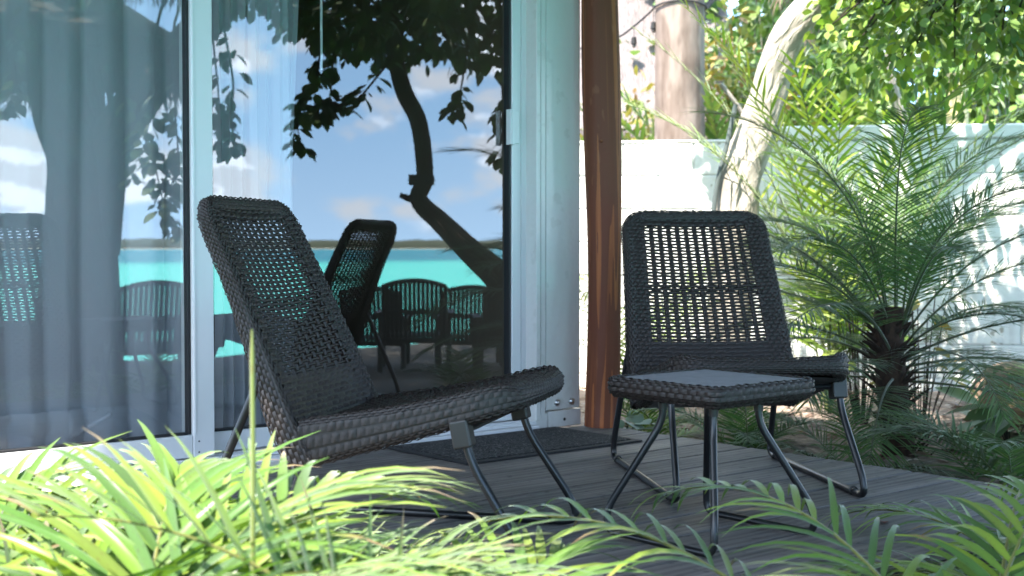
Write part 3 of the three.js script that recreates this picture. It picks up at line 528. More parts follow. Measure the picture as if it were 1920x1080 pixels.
// a feather palm frond: base, azimuth and rise in degrees
function frond(base, az, el, o = {}) {
  const { len = 0.9, droop = 75, n = 22, ll = 0.28, lw = 0.022, from = 0.14, hang = 0.7, lift = 0.25, pal = [[0.05, 0.13, 0.02]], seed = 1, stem = 0.006, twist = 0, segs = 5, open = 62, fold = 0.25, stemCol = [0.12, 0.16, 0.04], tip = 0.35 } = o;
  const q = rng(seed * 7919 + 13), g = new MB(), N = 20, pts = [V(...base)], T = [];
  for (let k = 0; k < N; k++) { const t = k / N, e = R(el - droop * Math.pow(t, 1.25)), a = R(az + twist * t), d = V(Math.cos(a) * Math.cos(e), Math.sin(e), Math.sin(a) * Math.cos(e)); T.push(d); pts.push(pts[k].clone().addScaledVector(d, len / N)); }
  T.push(T[N - 1]);
  g.col = stemCol;
  g.tube(pts, (t) => stem * (1 - 0.8 * t), 5, false);
  for (let k = 0; k < n; k++) for (const sd of [-1, 1]) {
    const t = from + (1 - from) * ((k + 0.5 + 0.35 * (q() - 0.5) + (sd > 0 ? 0.25 : 0)) / n), f = Math.min(t, 0.999) * N, i = Math.floor(f), p = pts[i].clone().lerp(pts[i + 1], f - i), tg = T[i];
    const side = tg.clone().cross(UP).normalize().multiplyScalar(sd), up = side.clone().cross(tg).multiplyScalar(sd).normalize();
    const u = (t - from) / (1 - from), an = R(lerp(open, 22, Math.pow(u, 1.4)) + (q() - 0.5) * 14), l = ll * (0.5 + 0.5 * Math.sin(Math.PI * Math.min(1, 0.2 + u * 0.8))) * (0.85 + 0.3 * q()) * (1 - 0.25 * u);
    let d = tg.clone().multiplyScalar(Math.cos(an)).addScaledVector(side, Math.sin(an)).addScaledVector(up, lift + (q() - 0.5) * 0.25).normalize();
    const c = tint(q, pal), wd = up.clone().cross(d).normalize(), h = hang * (0.6 + 0.8 * q()), s0 = g.p.length / 3, brown = q() < tip * 0.4;
    const pp = p.clone();
    for (let s = 0; s <= segs; s++) {
      const v = s / segs, w = lw * (v < 0.2 ? 0.45 + 2.75 * v : Math.pow(1 - (v - 0.2) / 0.8, 0.75)) * 0.5 + 0.0004, dp = up.clone().multiplyScalar(fold * w);
      g.col = brown && v > 0.8 ? [0.2, 0.13, 0.05] : c;
      const a = pp.clone().addScaledVector(wd, -w).add(dp), b = pp.clone().addScaledVector(wd, w).add(dp);
      g.v(a.x, a.y, a.z, 0, v); g.v(pp.x, pp.y, pp.z, 0.5, v); g.v(b.x, b.y, b.z, 1, v);
      d = d.clone().add(V(0, -h / segs * (0.4 + v), 0)).normalize(); pp.addScaledVector(d, l / segs);
    }
    for (let s = 0; s < segs; s++) { const a = s0 + s * 3; g.quad(a, a + 1, a + 4, a + 3); g.quad(a + 1, a + 2, a + 5, a + 4); }
  }
  return g.geo();
}
const GREEN = { areca: [[0.12, 0.23, 0.004], [0.085, 0.19, 0.004], [0.18, 0.27, 0.005], [0.05, 0.14, 0.004]], pygmy: [[0.055, 0.15, 0.02], [0.075, 0.175, 0.022], [0.1, 0.19, 0.03]], sea: [[0.045, 0.085, 0.012], [0.06, 0.115, 0.014], [0.035, 0.07, 0.01], [0.085, 0.14, 0.015]],
  lime: [[0.25, 0.38, 0.03], [0.31, 0.4, 0.03], [0.19, 0.34, 0.025]], croton: [[0.3, 0.26, 0.04], [0.26, 0.19, 0.03], [0.12, 0.17, 0.03], [0.2, 0.24, 0.04], [0.33, 0.2, 0.07]], bush: [[0.09, 0.19, 0.025], [0.13, 0.24, 0.03], [0.19, 0.27, 0.035]], dark: [[0.02, 0.04, 0.012], [0.03, 0.055, 0.016]], dry: [[0.24, 0.17, 0.1], [0.18, 0.13, 0.08]] };
function palmClump(name, label, base, specs, o, group) {  // specs: [dx, dz, azimuth, rise, length, droop]
  const t = thing(name, label, 'palm', base, 0, group);
  specs.forEach((s, k) => part('frond', frond([s[0], 0, s[1]], s[2], s[3], { ...o, len: s[4], droop: s[5], seed: (o.seed ?? 1) * 31 + k, ...(s[6] ?? {}) }), o.mat ?? M.frond, t));
  return t;
}
// --- front bed: broad-leaved palms between the camera and the deck
function low(specs, y0, lim, cut = 1) {  // shortens the fronds that would arch higher than lim
  for (const s of specs) { let h = 0, m = 0; for (let k = 0; k < 20; k++) { h += Math.sin(R(s[3] - s[5] * Math.pow(k / 20, 1.25))) / 20; m = Math.max(m, h); } s[4] = Math.min(s[4], (lim - y0) / Math.max(m, 0.05)); if (Math.cos(R(s[2] - 25)) > 0.25) s[4] *= cut; }
  return specs;
}
const frontL = { pal: GREEN.areca, n: 21, ll: 0.37, lw: 0.0195, hang: 0.85, lift: 0.34, stem: 0.0065, segs: 6, stemCol: [0.2, 0.2, 0.03], mat: M.frondGloss };
const frontR = { ...frontL, lw: 0.0165, ll: 0.28, n: 22, hang: 1.2, lift: 0.22 };
function around(n, seed, len, el, droop, spread = 0.12) { const q = rng(seed), a = []; for (let k = 0; k < n; k++) a.push([(q() - 0.5) * spread, (q() - 0.5) * spread, (k / n) * 360 + q() * 40, lerp(el[0], el[1], q()), lerp(len[0], len[1], q()), lerp(droop[0], droop[1], q())]); return a; }
palmClump('garden_palm', 'sunlit bright green palm clump in the front corner below the left glass pane', [0.64, -0.2, 2.3], low(around(38, 21, [0.72, 1.2], [45, 84], [75, 125], 0.32), -0.25, 0.31), { ...frontL, seed: 2 });
palmClump('garden_palm', 'sunlit yellow green palm clump in front of the doorstep and chair back', [0.92, -0.27, 2.46], low(around(42, 22, [0.66, 1.1], [45, 84], [75, 125], 0.32), -0.33, 0.3, 0.84).concat([[0.22, 0.14, 212, 84, 0.98, 88, { lift: 0.55, ll: 0.34, lw: 0.022, n: 16, hang: 0.5 }]]), { ...frontL, seed: 3 });
palmClump('garden_palm', 'sunlit palm clump with upright leaflets in front of the chair seat', [1.14, -0.3, 2.56], low(around(32, 23, [0.48, 0.76], [45, 80], [80, 125], 0.26), -0.3, 0.13, 0.72), { ...frontL, seed: 4 });
palmClump('garden_palm', 'shaded deep green palm clump at the front edge of the deck below the small table', [1.58, -0.3, 2.76], low(around(24, 24, [0.4, 0.64], [45, 80], [85, 125], 0.26), -0.3, 0.03), { ...frontR, seed: 5 });
palmClump('garden_palm', 'shaded deep green palm clump with long arching fronds at the deck corner nearest the camera', [2.02, -0.28, 2.96], low(around(30, 25, [0.75, 1.2], [45, 80], [80, 120], 0.3), -0.28, 0.27), { ...frontR, seed: 6 });
palmClump('garden_palm', 'deep green palm clump past the deck corner, beside the rough palm trunk', [2.9, -0.36, 2.62], low(around(22, 26, [0.7, 1.0], [40, 80], [75, 115], 0.25), -0.36, 0.3), { ...frontR, seed: 7 });
palmClump('garden_palm', 'sunlit palm clump against the doorstep at the far corner of the deck', [0.74, -0.14, 1.98], low(around(28, 27, [0.62, 1.0], [45, 84], [75, 125], 0.3), -0.2, 0.2), { ...frontL, seed: 8 });
palmClump('garden_palm', 'sunlit palm clump tucked against the deck edge behind the taller front ones', [0.92, -0.2, 2.2], low(around(34, 28, [0.55, 0.9], [42, 82], [75, 125], 0.3), -0.2, 0.24, 0.86), { ...frontL, seed: 9 });
palmClump('garden_palm', 'deep green palm clump with fine tips in the shade between the table and the camera', [1.85, -0.3, 2.6], low(around(22, 29, [0.45, 0.7], [40, 80], [80, 120], 0.3), -0.3, 0.05), { ...frontR, seed: 10 });
{ // one unopened spear leaf
  const g = new MB(); g.col = [0.2, 0.24, 0.04];
  g.tube(smoothPath([V(0.83, -0.3, 2.5), V(0.86, 0.1, 2.44), V(0.885, 0.42, 2.4), V(0.893, 0.62, 2.385)], 16), (t) => 0.0042 * (1 - 0.25 * t) * (t > 0.97 ? 0.4 : 1), 6);
  whole('spear_leaf', g.geo(), M.frond, 'single thin upright unopened palm spear in front of the chair back', 'palm spear');
}
// --- the rough-trunked date palm beside the deck
{
  const t = thing('date_palm', 'feathery dark green date palm with a short shaggy trunk right beside the deck', 'palm', [4.84, -0.22, 0.757]);
  const tp = smoothPath([V(0.02, 0, 0.02), V(0, 0.25, 0), V(-0.03, 0.5, -0.01), V(-0.02, 0.7, -0.02)], 16);
  part('trunk', new MB().tube(tp, (u, a) => 0.066 * (1 - 0.15 * u) * (1 + 0.18 * Math.abs(Math.sin(u * 20 + a * 3)) * hash(Math.floor(u * 12), Math.floor(a * 3))), 18, true, 4).geo(), M.fibre, t);
  const q = rng(61), st = new MB();
  for (let k = 0; k < 150; k++) { const u = q(), p = tp[Math.floor(u * 15)], a = q() * 6.283, l = 0.05 + 0.09 * q(), d = V(Math.cos(a), 0.5 + q() * 0.9, Math.sin(a)).normalize(), b = V(p.x + Math.cos(a) * 0.055, p.y, p.z + Math.sin(a) * 0.055); st.tube([b, b.clone().addScaledVector(d, l * 0.6), b.clone().addScaledVector(d, l).add(V(0, -0.01, 0))], (v) => 0.009 * (1 - 0.8 * v), 4, false); }
  stuff(part('leaf_bases', st.geo(), M.fibre, t));
  const o = { pal: GREEN.pygmy, n: 62, ll: 0.3, lw: 0.0068, from: 0.2, hang: 0.45, lift: 0.12, stem: 0.0062, segs: 3, open: 58, fold: 0.4, stemCol: [0.09, 0.11, 0.04], tip: 0.2 };
  for (let k = 0; k < 38; k++) {
    const u = k / 38, el = lerp(86, -6, Math.pow(u, 1.05)) + (q() - 0.5) * 10, az = k * 137.5 + q() * 22, len = lerp(0.9, 1.3, q());
    part('frond', frond([Math.cos(R(az)) * 0.04, 0.66 - 0.28 * u, Math.sin(R(az)) * 0.04], az, el, { ...o, len, droop: lerp(62, 92, q()) * (el < 20 ? 0.62 : 1), seed: 300 + k, pal: k > 35 ? GREEN.dry : o.pal, twist: (q() - 0.5) * 60 }), M.frond, t);
  }
}
// --- small palms and undergrowth round the deck and along the wall
const fine = { n: 30, ll: 0.24, lw: 0.0085, hang: 0.5, lift: 0.2, stem: 0.004, segs: 4, from: 0.18 };
palmClump('garden_palm', 'yellow green palm clump with sunlit tips before the white wall, beside the leaning trunk', [5.8, -0.2, -0.3], around(18, 31, [1.9, 2.5], [76, 89], [35, 75]), { ...fine, pal: GREEN.lime, lw: 0.018, ll: 0.34, n: 24, stem: 0.007, seed: 11 });
palmClump('garden_palm', 'thin sunlit palm standing between the timber post and the wicker chair back', [5.05, -0.2, -1.0], around(9, 32, [1.0, 1.3], [60, 86], [55, 85]), { ...fine, pal: GREEN.lime, seed: 12 });
palmClump('undergrowth_palm', 'low fine-leaved palm behind the deck edge under the chair', [4.3, -0.2, 0.35], around(14, 33, [0.4, 0.62], [20, 70], [50, 85]), { ...fine, pal: GREEN.pygmy, ll: 0.17, seed: 13 });
palmClump('undergrowth_palm', 'low fine-leaved palm behind the deck edge near the timber post', [4.25, -0.2, -0.15], around(12, 34, [0.35, 0.55], [20, 70], [50, 85]), { ...fine, pal: GREEN.bush, ll: 0.17, seed: 14 });
palmClump('undergrowth_palm', 'low palm between the chair leg and the shaggy palm trunk', [4.4, -0.2, 0.85], around(12, 35, [0.4, 0.6], [15, 65], [50, 85]), { ...fine, pal: GREEN.pygmy, ll: 0.17, seed: 15 });
palmClump('undergrowth_palm', 'low dark green palm at the foot of the shaggy trunk, away from the chair', [4.5, -0.24, 1.5], around(14, 36, [0.5, 0.8], [20, 70], [55, 90]), { ...fine, pal: GREEN.pygmy, lw: 0.012, seed: 16 });
palmClump('undergrowth_palm', 'low yellowing palm under the white wall by the boulder', [5.7, -0.22, 1.15], around(12, 37, [0.5, 0.8], [30, 75], [50, 85]), { ...fine, pal: GREEN.lime, seed: 17 });
{
  const q = rng(71);
  const broad = (label, base, n, geo, pal, sc, h) => { const t = thing('broadleaf_plant', label, 'plant', base), st = new MB(); for (let k = 0; k < n; k++) { const a = q() * 6.283, r = 0.04 + 0.14 * q(), y = h * (0.35 + 0.65 * q()), p = V(Math.cos(a) * r, y, Math.sin(a) * r); st.tube([V(Math.cos(a) * 0.02, 0, Math.sin(a) * 0.02), V(p.x * 0.6, y * 0.6, p.z * 0.6), p], 0.0028, 4, false); const m = part('leaf', geo, new THREE.MeshPhysicalMaterial().copy(M.leaf), t); m.material.color.setRGB(...tint(q, pal)); m.position.copy(p); m.rotation.set(-0.5 + 0.9 * q(), a * -1 + Math.PI / 2, (q() - 0.5) * 0.8, 'YXZ'); m.scale.setScalar(sc * (0.7 + 0.6 * q())); } part('stems', st.geo(), M.barkBrown, t); };
  broad('low plant with broad teal green leaves at the foot of the timber post', [4.02, -0.2, -0.08], 16, LEAF.big, [[0.04, 0.12, 0.05], [0.06, 0.15, 0.05]], 0.85, 0.22);
  broad('plant with large pale leaves catching the sun beside the boulder', [5.5, -0.2, 0.92], 12, LEAF.big, [[0.3, 0.36, 0.22], [0.14, 0.24, 0.08]], 1.7, 0.26);
  broad('plant with yellow and orange leaves behind the shaggy palm trunk', [5.35, -0.2, 0.55], 20, LEAF.long, [[0.5, 0.28, 0.02], [0.42, 0.32, 0.04], [0.2, 0.26, 0.04]], 1.2, 0.75);
  broad('light green leafy plant between the shaggy palm and the white wall', [5.6, -0.2, 0.05], 34, LEAF.big, GREEN.lime, 0.9, 0.85);
}
{ // boulders and leaf litter
  const boulder = (label, pos, s, seed) => { const g = new THREE.IcosahedronGeometry(1, 4), p = g.attributes.position; for (let i = 0; i < p.count; i++) { const v = V(p.getX(i), p.getY(i), p.getZ(i)), k = 0.72 + 0.5 * fbm3(v.x * 1.3 + seed, v.y * 1.3, v.z * 1.3, 4); p.setXYZ(i, v.x * k * s[0], v.y * k * s[1], v.z * k * s[2]); } const h = mergeVertices(g); h.computeVertexNormals(); const m = whole('boulder', h, M.rock, label, 'rock'); m.position.set(...pos); };
  boulder('large brown boulder in the sun at the foot of the white wall', [6.15, -0.05, 0.62], [0.3, 0.22, 0.26], 3);
  boulder('smaller brown stone lying beside the deck edge under the shaggy palm', [5.1, -0.2, 0.3], [0.14, 0.08, 0.12], 8);
  boulder('reddish stone half buried in front of the large boulder', [5.95, -0.18, 0.95], [0.16, 0.1, 0.14], 12);
  const q = rng(81), l = []; for (let k = 0; k < 1500; k++) { const x = 3.9 + 3.2 * q(), z = -1.8 + 4 * q(), a = q() * 6.283; l.push([V(x, groundY(x, z) + 0.026 + 0.012 * q(), z), V(Math.cos(a), (q() - 0.5) * 0.5, Math.sin(a)), (q() - 0.5), 0.4 + 0.6 * q(), tint(q, [[0.26, 0.16, 0.1], [0.18, 0.1, 0.06], [0.34, 0.25, 0.16], [0.12, 0.07, 0.045]])]); }
  const g = new THREE.Group(), m = leaves(l, LEAF.long, M.leaf, scene, 'leaf_litter'); tag(m, 'fallen dry brown leaves scattered over the garden soil', 'leaf litter');
  const fl = thing('fallen_leaf', 'curled brown dry leaf lying on the deck under the black chair runner', 'leaf', [3.06, 0.006, 1.36], 0.6); part('blade', LEAF.long, S({ color: lin(0.3, 0.2, 0.12), roughness: 0.9, side: THREE.DoubleSide }), fl);
  const f2 = thing('fallen_leaf', 'small reddish brown leaf lying on the front deck boards', 'leaf', [2.98, 0.006, 1.98], 2.2); part('blade', LEAF.long, S({ color: lin(0.12, 0.035, 0.02), roughness: 0.9, side: THREE.DoubleSide }), f2); f2.scale.setScalar(0.6);
}

// ------------------------------------------------------------------ the white block wall, its trees and the garden beyond
const GD = (r, d, y) => V(r * ASIDE.x + d * AHEAD.x, y, EYE.z + r * ASIDE.z + d * AHEAD.z).toArray();  // r metres aside, d metres into the garden
const WALL = [6.715, -0.802], WD = V(0.668, 0, 0.744), WN = V(-0.744, 0, 0.668);  // a point on its face, along it, out of it
{
  const w = thing('garden_wall', 'white painted concrete block wall along the garden', 'wall', [WALL[0], -0.4, WALL[1]], -Math.atan2(WD.z, WD.x));
  // local x along the wall, z out of the face
  const q = rng(91), bl = 0.43, bh = 0.205, variants = [0, 1, 2, 3, 4, 5].map(() => { const g = rbox(-bl / 2 + 0.004, bl / 2 - 0.004, 0.004, bh - 0.003, -0.07, 0, 0.008, 2), uv = g.attributes.uv, ox = q(), oy = q(); for (let i = 0; i < uv.count; i++) uv.setXY(i, uv.getX(i) + ox, uv.getY(i) + oy); return g; });
  const joints = new MB(); joints.box(-0.47, 4.9, -0.2, 1.78, -0.15, -0.006); joints.box(-6, -0.48, -0.2, 1.772, -0.15, -0.006); part('mortar', joints.geo(false), M.mortar, w);
  for (let r = 0; r < 9; r++) for (let k = -8; k < 11; k++) {
    const x = 0.115 + (k + (r % 2) * 0.5) * bl, y = 0.0 + r * bh - 0.065; if (x < -3.6 || x > 4.7 || y > 1.68) continue;
    part('block', variants[Math.floor(q() * 6)], M.block, w, [x, y, (q() - 0.5) * 0.005]);
  }
  part('coping', rbox(-0.46, 4.9, 1.782, 1.868, -0.152, 0.012, 0.014, 3), M.block, w);
  part('coping', rbox(-6, -0.47, 1.774, 1.792, -0.152, 0.006, 0.006, 3), M.block, w);
}
{ // leaning pale tree
  const t = thing('leaning_tree', 'pale barked tree trunk leaning away over the white wall', 'tree', [5.5, -0.25, -0.72]);
  const pts = [[0.0, -0.1, -0.06], [0.02, 0.5, -0.03], [0.045, 1.12, -0.015], [0.06, 1.35, -0.005], [0.12, 1.54, 0.045], [0.175, 1.75, 0.09], [0.205, 1.95, 0.12], [0.275, 2.15, 0.18], [0.41, 2.36, 0.29], [0.62, 2.62, 0.46], [0.8, 3.0, 0.5]].map((p) => V(...p));
  part('trunk', new MB().tube(smoothPath(pts, 90), (u, a) => lerp(0.125, 0.088, ss(u, 0, 0.7)) * (1 + 0.09 * Math.sin(2 * a + u * 7) + 0.06 * Math.sin(3 * a + 4 - u * 16) + 0.03 * Math.sin(7 * a + u * 40)), 36, true, 1.4).geo(), M.barkPale, t);
  const br = new MB(), l = [], q = rng(101);
  twigTube(br, [[0.7, 2.8, 0.48], [1.0, 3.3, 0.9], [1.2, 3.6, 1.4]], 0.06, 0.3, 8); twigTube(br, [[0.8, 3.0, 0.5], [0.4, 3.4, 0.2], [0.1, 3.55, -0.1], [-0.3, 3.5, -0.3]], 0.05, 0.3, 8);
  part('branches', br.geo(), M.barkPale, t);
  clumps(l, null, [0.9, 3.75, 0.6], [1.1, 0.55, 1.1], 90, 12, q, GREEN.bush, null, 1);
  clumps(l, null, [-0.22, 3.5, -0.12], [0.3, 0.16, 0.28], 80, 13, q, GREEN.bush, null, 1);  // leaf clump out of view, added to shade the wall top and trunk
  leaves(l, LEAF.round, M.leaf, t);
  whole('rod', new MB().tube(smoothPath([V(...GD(1.2, 7.12, 1.5)), V(...GD(1.155, 7.12, 1.29)), V(...GD(1.105, 7.12, 1.09)), V(...GD(1.08, 7.12, 0.9))], 14), 0.013, 8).geo(), S({ color: lin(0.08, 0.1, 0.1), roughness: 0.6 }), 'dark grey hose running down beside the leaning pale trunk', 'rod');  // dark strip beside the trunk, drawn as a thin grey tube
}
{ // palm trunk behind the wall with the string lights
  const t = thing('tall_palm', 'thick ringed grey brown palm trunk rising behind the white wall', 'palm', [7.43, -0.2, -2.895]);
  const pts = []; for (let k = 0; k <= 40; k++) pts.push(V(0.006 * k / 40, k * 0.23, 0));
  part('trunk', new MB().tube(pts, (u, a) => 0.198 - 0.04 * u + 0.003 * Math.sin(3 * a + u * 9), 48, true, 0.35).geo(), M.palmBark, t);
  for (let k = 0; k < 12; k++) part('frond', frond([0, 9.1, 0], k * 137.5, lerp(80, 5, k / 12), { len: 2.1, droop: 80, n: 40, ll: 0.55, lw: 0.035, pal: GREEN.bush, seed: 700 + k, stem: 0.02, segs: 4 }), M.frond, t);
  const s = thing('string_lights', 'black string light cable with hanging bulbs, looped round the ringed palm trunk', 'string lights', [0, 0, 0]);
  const c = smoothPath([V(...GD(0.55, 10.9, 2.36)), V(...GD(0.8, 10.3, 2.35)), V(...GD(0.93, 10.15, 2.42)), V(...GD(1.03, 10.08, 2.5)), V(7.25, 2.53, -3.0)], 40), loop = [];
  for (let k = 0; k <= 20; k++) { const a = R(220 - k * 9.5); loop.push(V(7.432 + Math.cos(a) * 0.197, 2.57 - 0.03 * Math.abs(k - 9) / 9, -2.895 + Math.sin(a) * 0.197)); }
  part('cable', new MB().tube([...c, ...loop], 0.0075, 6).geo(), M.cable, s);
  for (const p of [GD(0.93, 10.15, 2.42), GD(1.07, 10.06, 2.52)]) { const so = part('bulb_socket', join(new THREE.CylinderGeometry(0.0025, 0.0025, 0.09, 6).translate(0, -0.045, 0), new THREE.CylinderGeometry(0.02, 0.024, 0.05, 12).translate(0, -0.11, 0)), M.cable, s, p); part('bulb', new THREE.SphereGeometry(0.017, 12, 10).translate(0, -0.148, 0), M.glassBulb ?? (M.glassBulb = P({ color: lin(0.12, 0.1, 0.09), roughness: 0.1 })), so); }
}
{ // thatched hut beyond the wall
  const t = thing('garden_hut', 'orange timber hut with a broad pale thatched roof beyond the white wall', 'hut', GD(1.0, 13, -0.2), -Math.atan2(ASIDE.z, ASIDE.x));
  const g = new MB();
  g.grid(40, 24, (u, v) => V(lerp(-3.5, 1.35, u), 2.1 + v * 3.6 + 0.07 * (fbm2(u * 40, v * 20, 1e5, 1e5, 3) - 0.5), -0.2 - v * 3.4), 7, 5);
  g.grid(40, 2, (u, v) => V(lerp(-3.5, 1.35, u), 1.92 + v * 0.2 - 0.05 * n2(u * 90, 1), -0.2), 7, 0.3);
  g.grid(40, 24, (u, v) => V(lerp(1.35, -3.5, u), 1.9 + v * 3.6, -0.25 - v * 3.4), 7, 5);
  part('thatched_roof', g.geo(), M.paleThatch, t);
  part('beam', rbox(-3.4, 1.3, 1.78, 1.9, -0.45, -0.33, 0.01), M.timber, t);
  for (const x of [0.12, 1.2, -3.2]) { part('timber_post', rbox(x - 0.09, x + 0.09, -0.2, 1.775, -0.48, -0.3, 0.012), M.timber, t); part('brace', rbox(-0.045, 0.045, 0, 0.75, -0.04, 0.04, 0.008).rotateZ(-0.75), M.timber, t, [x + 0.1, 1.2, -0.39]); }
  const sl = new MB(); for (let k = 0; k < 9; k++) part('slat', rbox(-3.1, 1.15, 1.2 + k * 0.06, 1.235 + k * 0.06, -0.62, -0.6, 0.004), M.timber, t);
  part('wall', rbox(-3.2, 1.2, -0.2, 1.72, -1.6, -1.5, 0.01), M.concrete, t);
}
{ // hedge and shrubs beyond the wall
  const bush = (name, label, base, rad, n, per, geo, pal, seed, sc = 1) => { const t = thing(name, label, 'shrub', base), l = [], br = new MB(), q = rng(seed); clumps(l, br, [0, rad[1] * 0.85, 0], rad, n, per, q, pal, V(0, 0.1, 0), sc); part('branches', br.geo(), M.barkPale, t); leaves(l, geo, M.leaf, t, 'foliage'); };
  bush('croton_bush', 'yellow and orange croton bush beyond the wall between the palm trunk and the leaning tree', GD(1.86, 11.2, -0.2), [0.62, 1.55, 0.6], 260, 14, LEAF.long, GREEN.croton, 201, 1.05);
  bush('croton_bush', 'yellow croton bush beyond the wall beside the timber post', GD(1.02, 11.2, -0.2), [0.5, 1.22, 0.5], 170, 14, LEAF.long, GREEN.croton, 202, 1.0);
  bush('leafy_bush', 'tall green bush beyond the wall behind the leaning tree', GD(2.6, 12.2, -0.2), [1.1, 2.1, 0.8], 260, 14, LEAF.round, GREEN.bush, 203, 1.2);
  bush('leafy_bush', 'yellow green bush beyond the wall behind the sunlit palm clump', GD(3.2, 10.2, -0.2), [0.9, 1.15, 0.6], 200, 14, LEAF.long, GREEN.lime, 204, 1.1);
  bush('leafy_bush', 'large green bush beyond the wall under the overhanging leafy branches', GD(4.2, 11.8, -0.2), [1.3, 1.9, 0.9], 280, 14, LEAF.round, GREEN.bush, 205, 1.25);
  bush('croton_bush', 'low yellow bush beyond the wall beside the pale palm stem', GD(4.1, 10.0, -0.2), [0.9, 0.98, 0.5], 160, 14, LEAF.long, GREEN.croton, 206, 1.05);
  bush('leafy_bush', 'dark green bush beyond the far end of the wall', GD(5.4, 12.0, -0.2), [1.2, 2.0, 0.9], 240, 14, LEAF.round, GREEN.bush, 207, 1.25);
  bush('leafy_bush', 'tall green thicket rising behind the croton bushes', GD(3.4, 15.5, -0.2), [2.6, 3.0, 1.0], 420, 14, LEAF.big, GREEN.bush, 208, 1.5);
  bush('leafy_bush', 'tall green thicket rising behind the far end of the wall', GD(6.4, 15.5, -0.2), [2.4, 3.0, 1.0], 380, 14, LEAF.big, GREEN.bush, 209, 1.5);
  const wide = { n: 26, ll: 0.42, lw: 0.04, hang: 0.6, lift: 0.3, stem: 0.01, segs: 4, pal: GREEN.bush };
  palmClump('background_palm', 'green palm beyond the wall beside the timber post', GD(1.0, 10.7, -0.2), around(13, 41, [1.7, 2.1], [70, 88], [40, 75]), { ...wide, seed: 21 });
  palmClump('background_palm', 'green palm beyond the wall just past the ringed palm trunk', GD(1.8, 10.9, -0.2), around(14, 42, [2.2, 2.8], [72, 88], [40, 70]), { ...wide, seed: 22 });
  palmClump('background_palm', 'palm with broad fronds beyond the wall behind the leaning tree', GD(3.0, 11.0, -0.2), around(12, 43, [1.9, 2.5], [65, 88], [50, 85]), { ...wide, seed: 23 });
  palmClump('background_palm', 'palm with drooping dry fronds beyond the far end of the wall', GD(4.6, 10.4, 1.3), around(11, 44, [0.9, 1.2], [10, 60], [90, 130]), { ...wide, pal: GREEN.dry, lw: 0.025, hang: 1.4, seed: 24 });
  palmClump('background_palm', 'brown drooping palm fronds above the leaning tree', GD(2.45, 9.6, 3.1), around(10, 45, [0.9, 1.3], [-10, 40], [70, 110]), { ...wide, pal: [...GREEN.dry, [0.05, 0.1, 0.05]], lw: 0.022, hang: 1.2, seed: 25 });
  whole('palm_stem', new MB().tube([V(...GD(3.24, 9.7, -0.2)), V(...GD(3.25, 9.7, 1.3)), V(...GD(3.25, 9.7, 2.0))], (u) => 0.095 - 0.02 * u, 20).geo(), S({ color: lin(0.5, 0.44, 0.22), roughness: 0.6 }), 'smooth pale yellow palm stem standing beyond the white wall', 'palm stem');
  const br = new MB(); twigTube(br, [GD(3.22, 10.2, 1.3), GD(2.98, 10.15, 1.75), GD(2.85, 10.1, 2.2)], 0.04, 0.7, 10); whole('bare_branch', br.geo(), M.barkPale, 'bare pale slanting branch standing beyond the white wall', 'branch');
  const b2 = new MB(); twigTube(b2, [GD(1.62, 10.3, 2.0), GD(1.8, 10.3, 1.75), GD(1.9, 10.3, 1.45), GD(2.1, 10.3, 1.3)], 0.018, 0.7, 8); twigTube(b2, [GD(1.6, 10.3, 1.3), GD(1.85, 10.3, 1.38), GD(2.15, 10.3, 1.36)], 0.016, 0.7, 8); whole('bare_branch', b2.geo(), M.barkPale, 'thin bare forked branch among the croton leaves', 'branch');
}

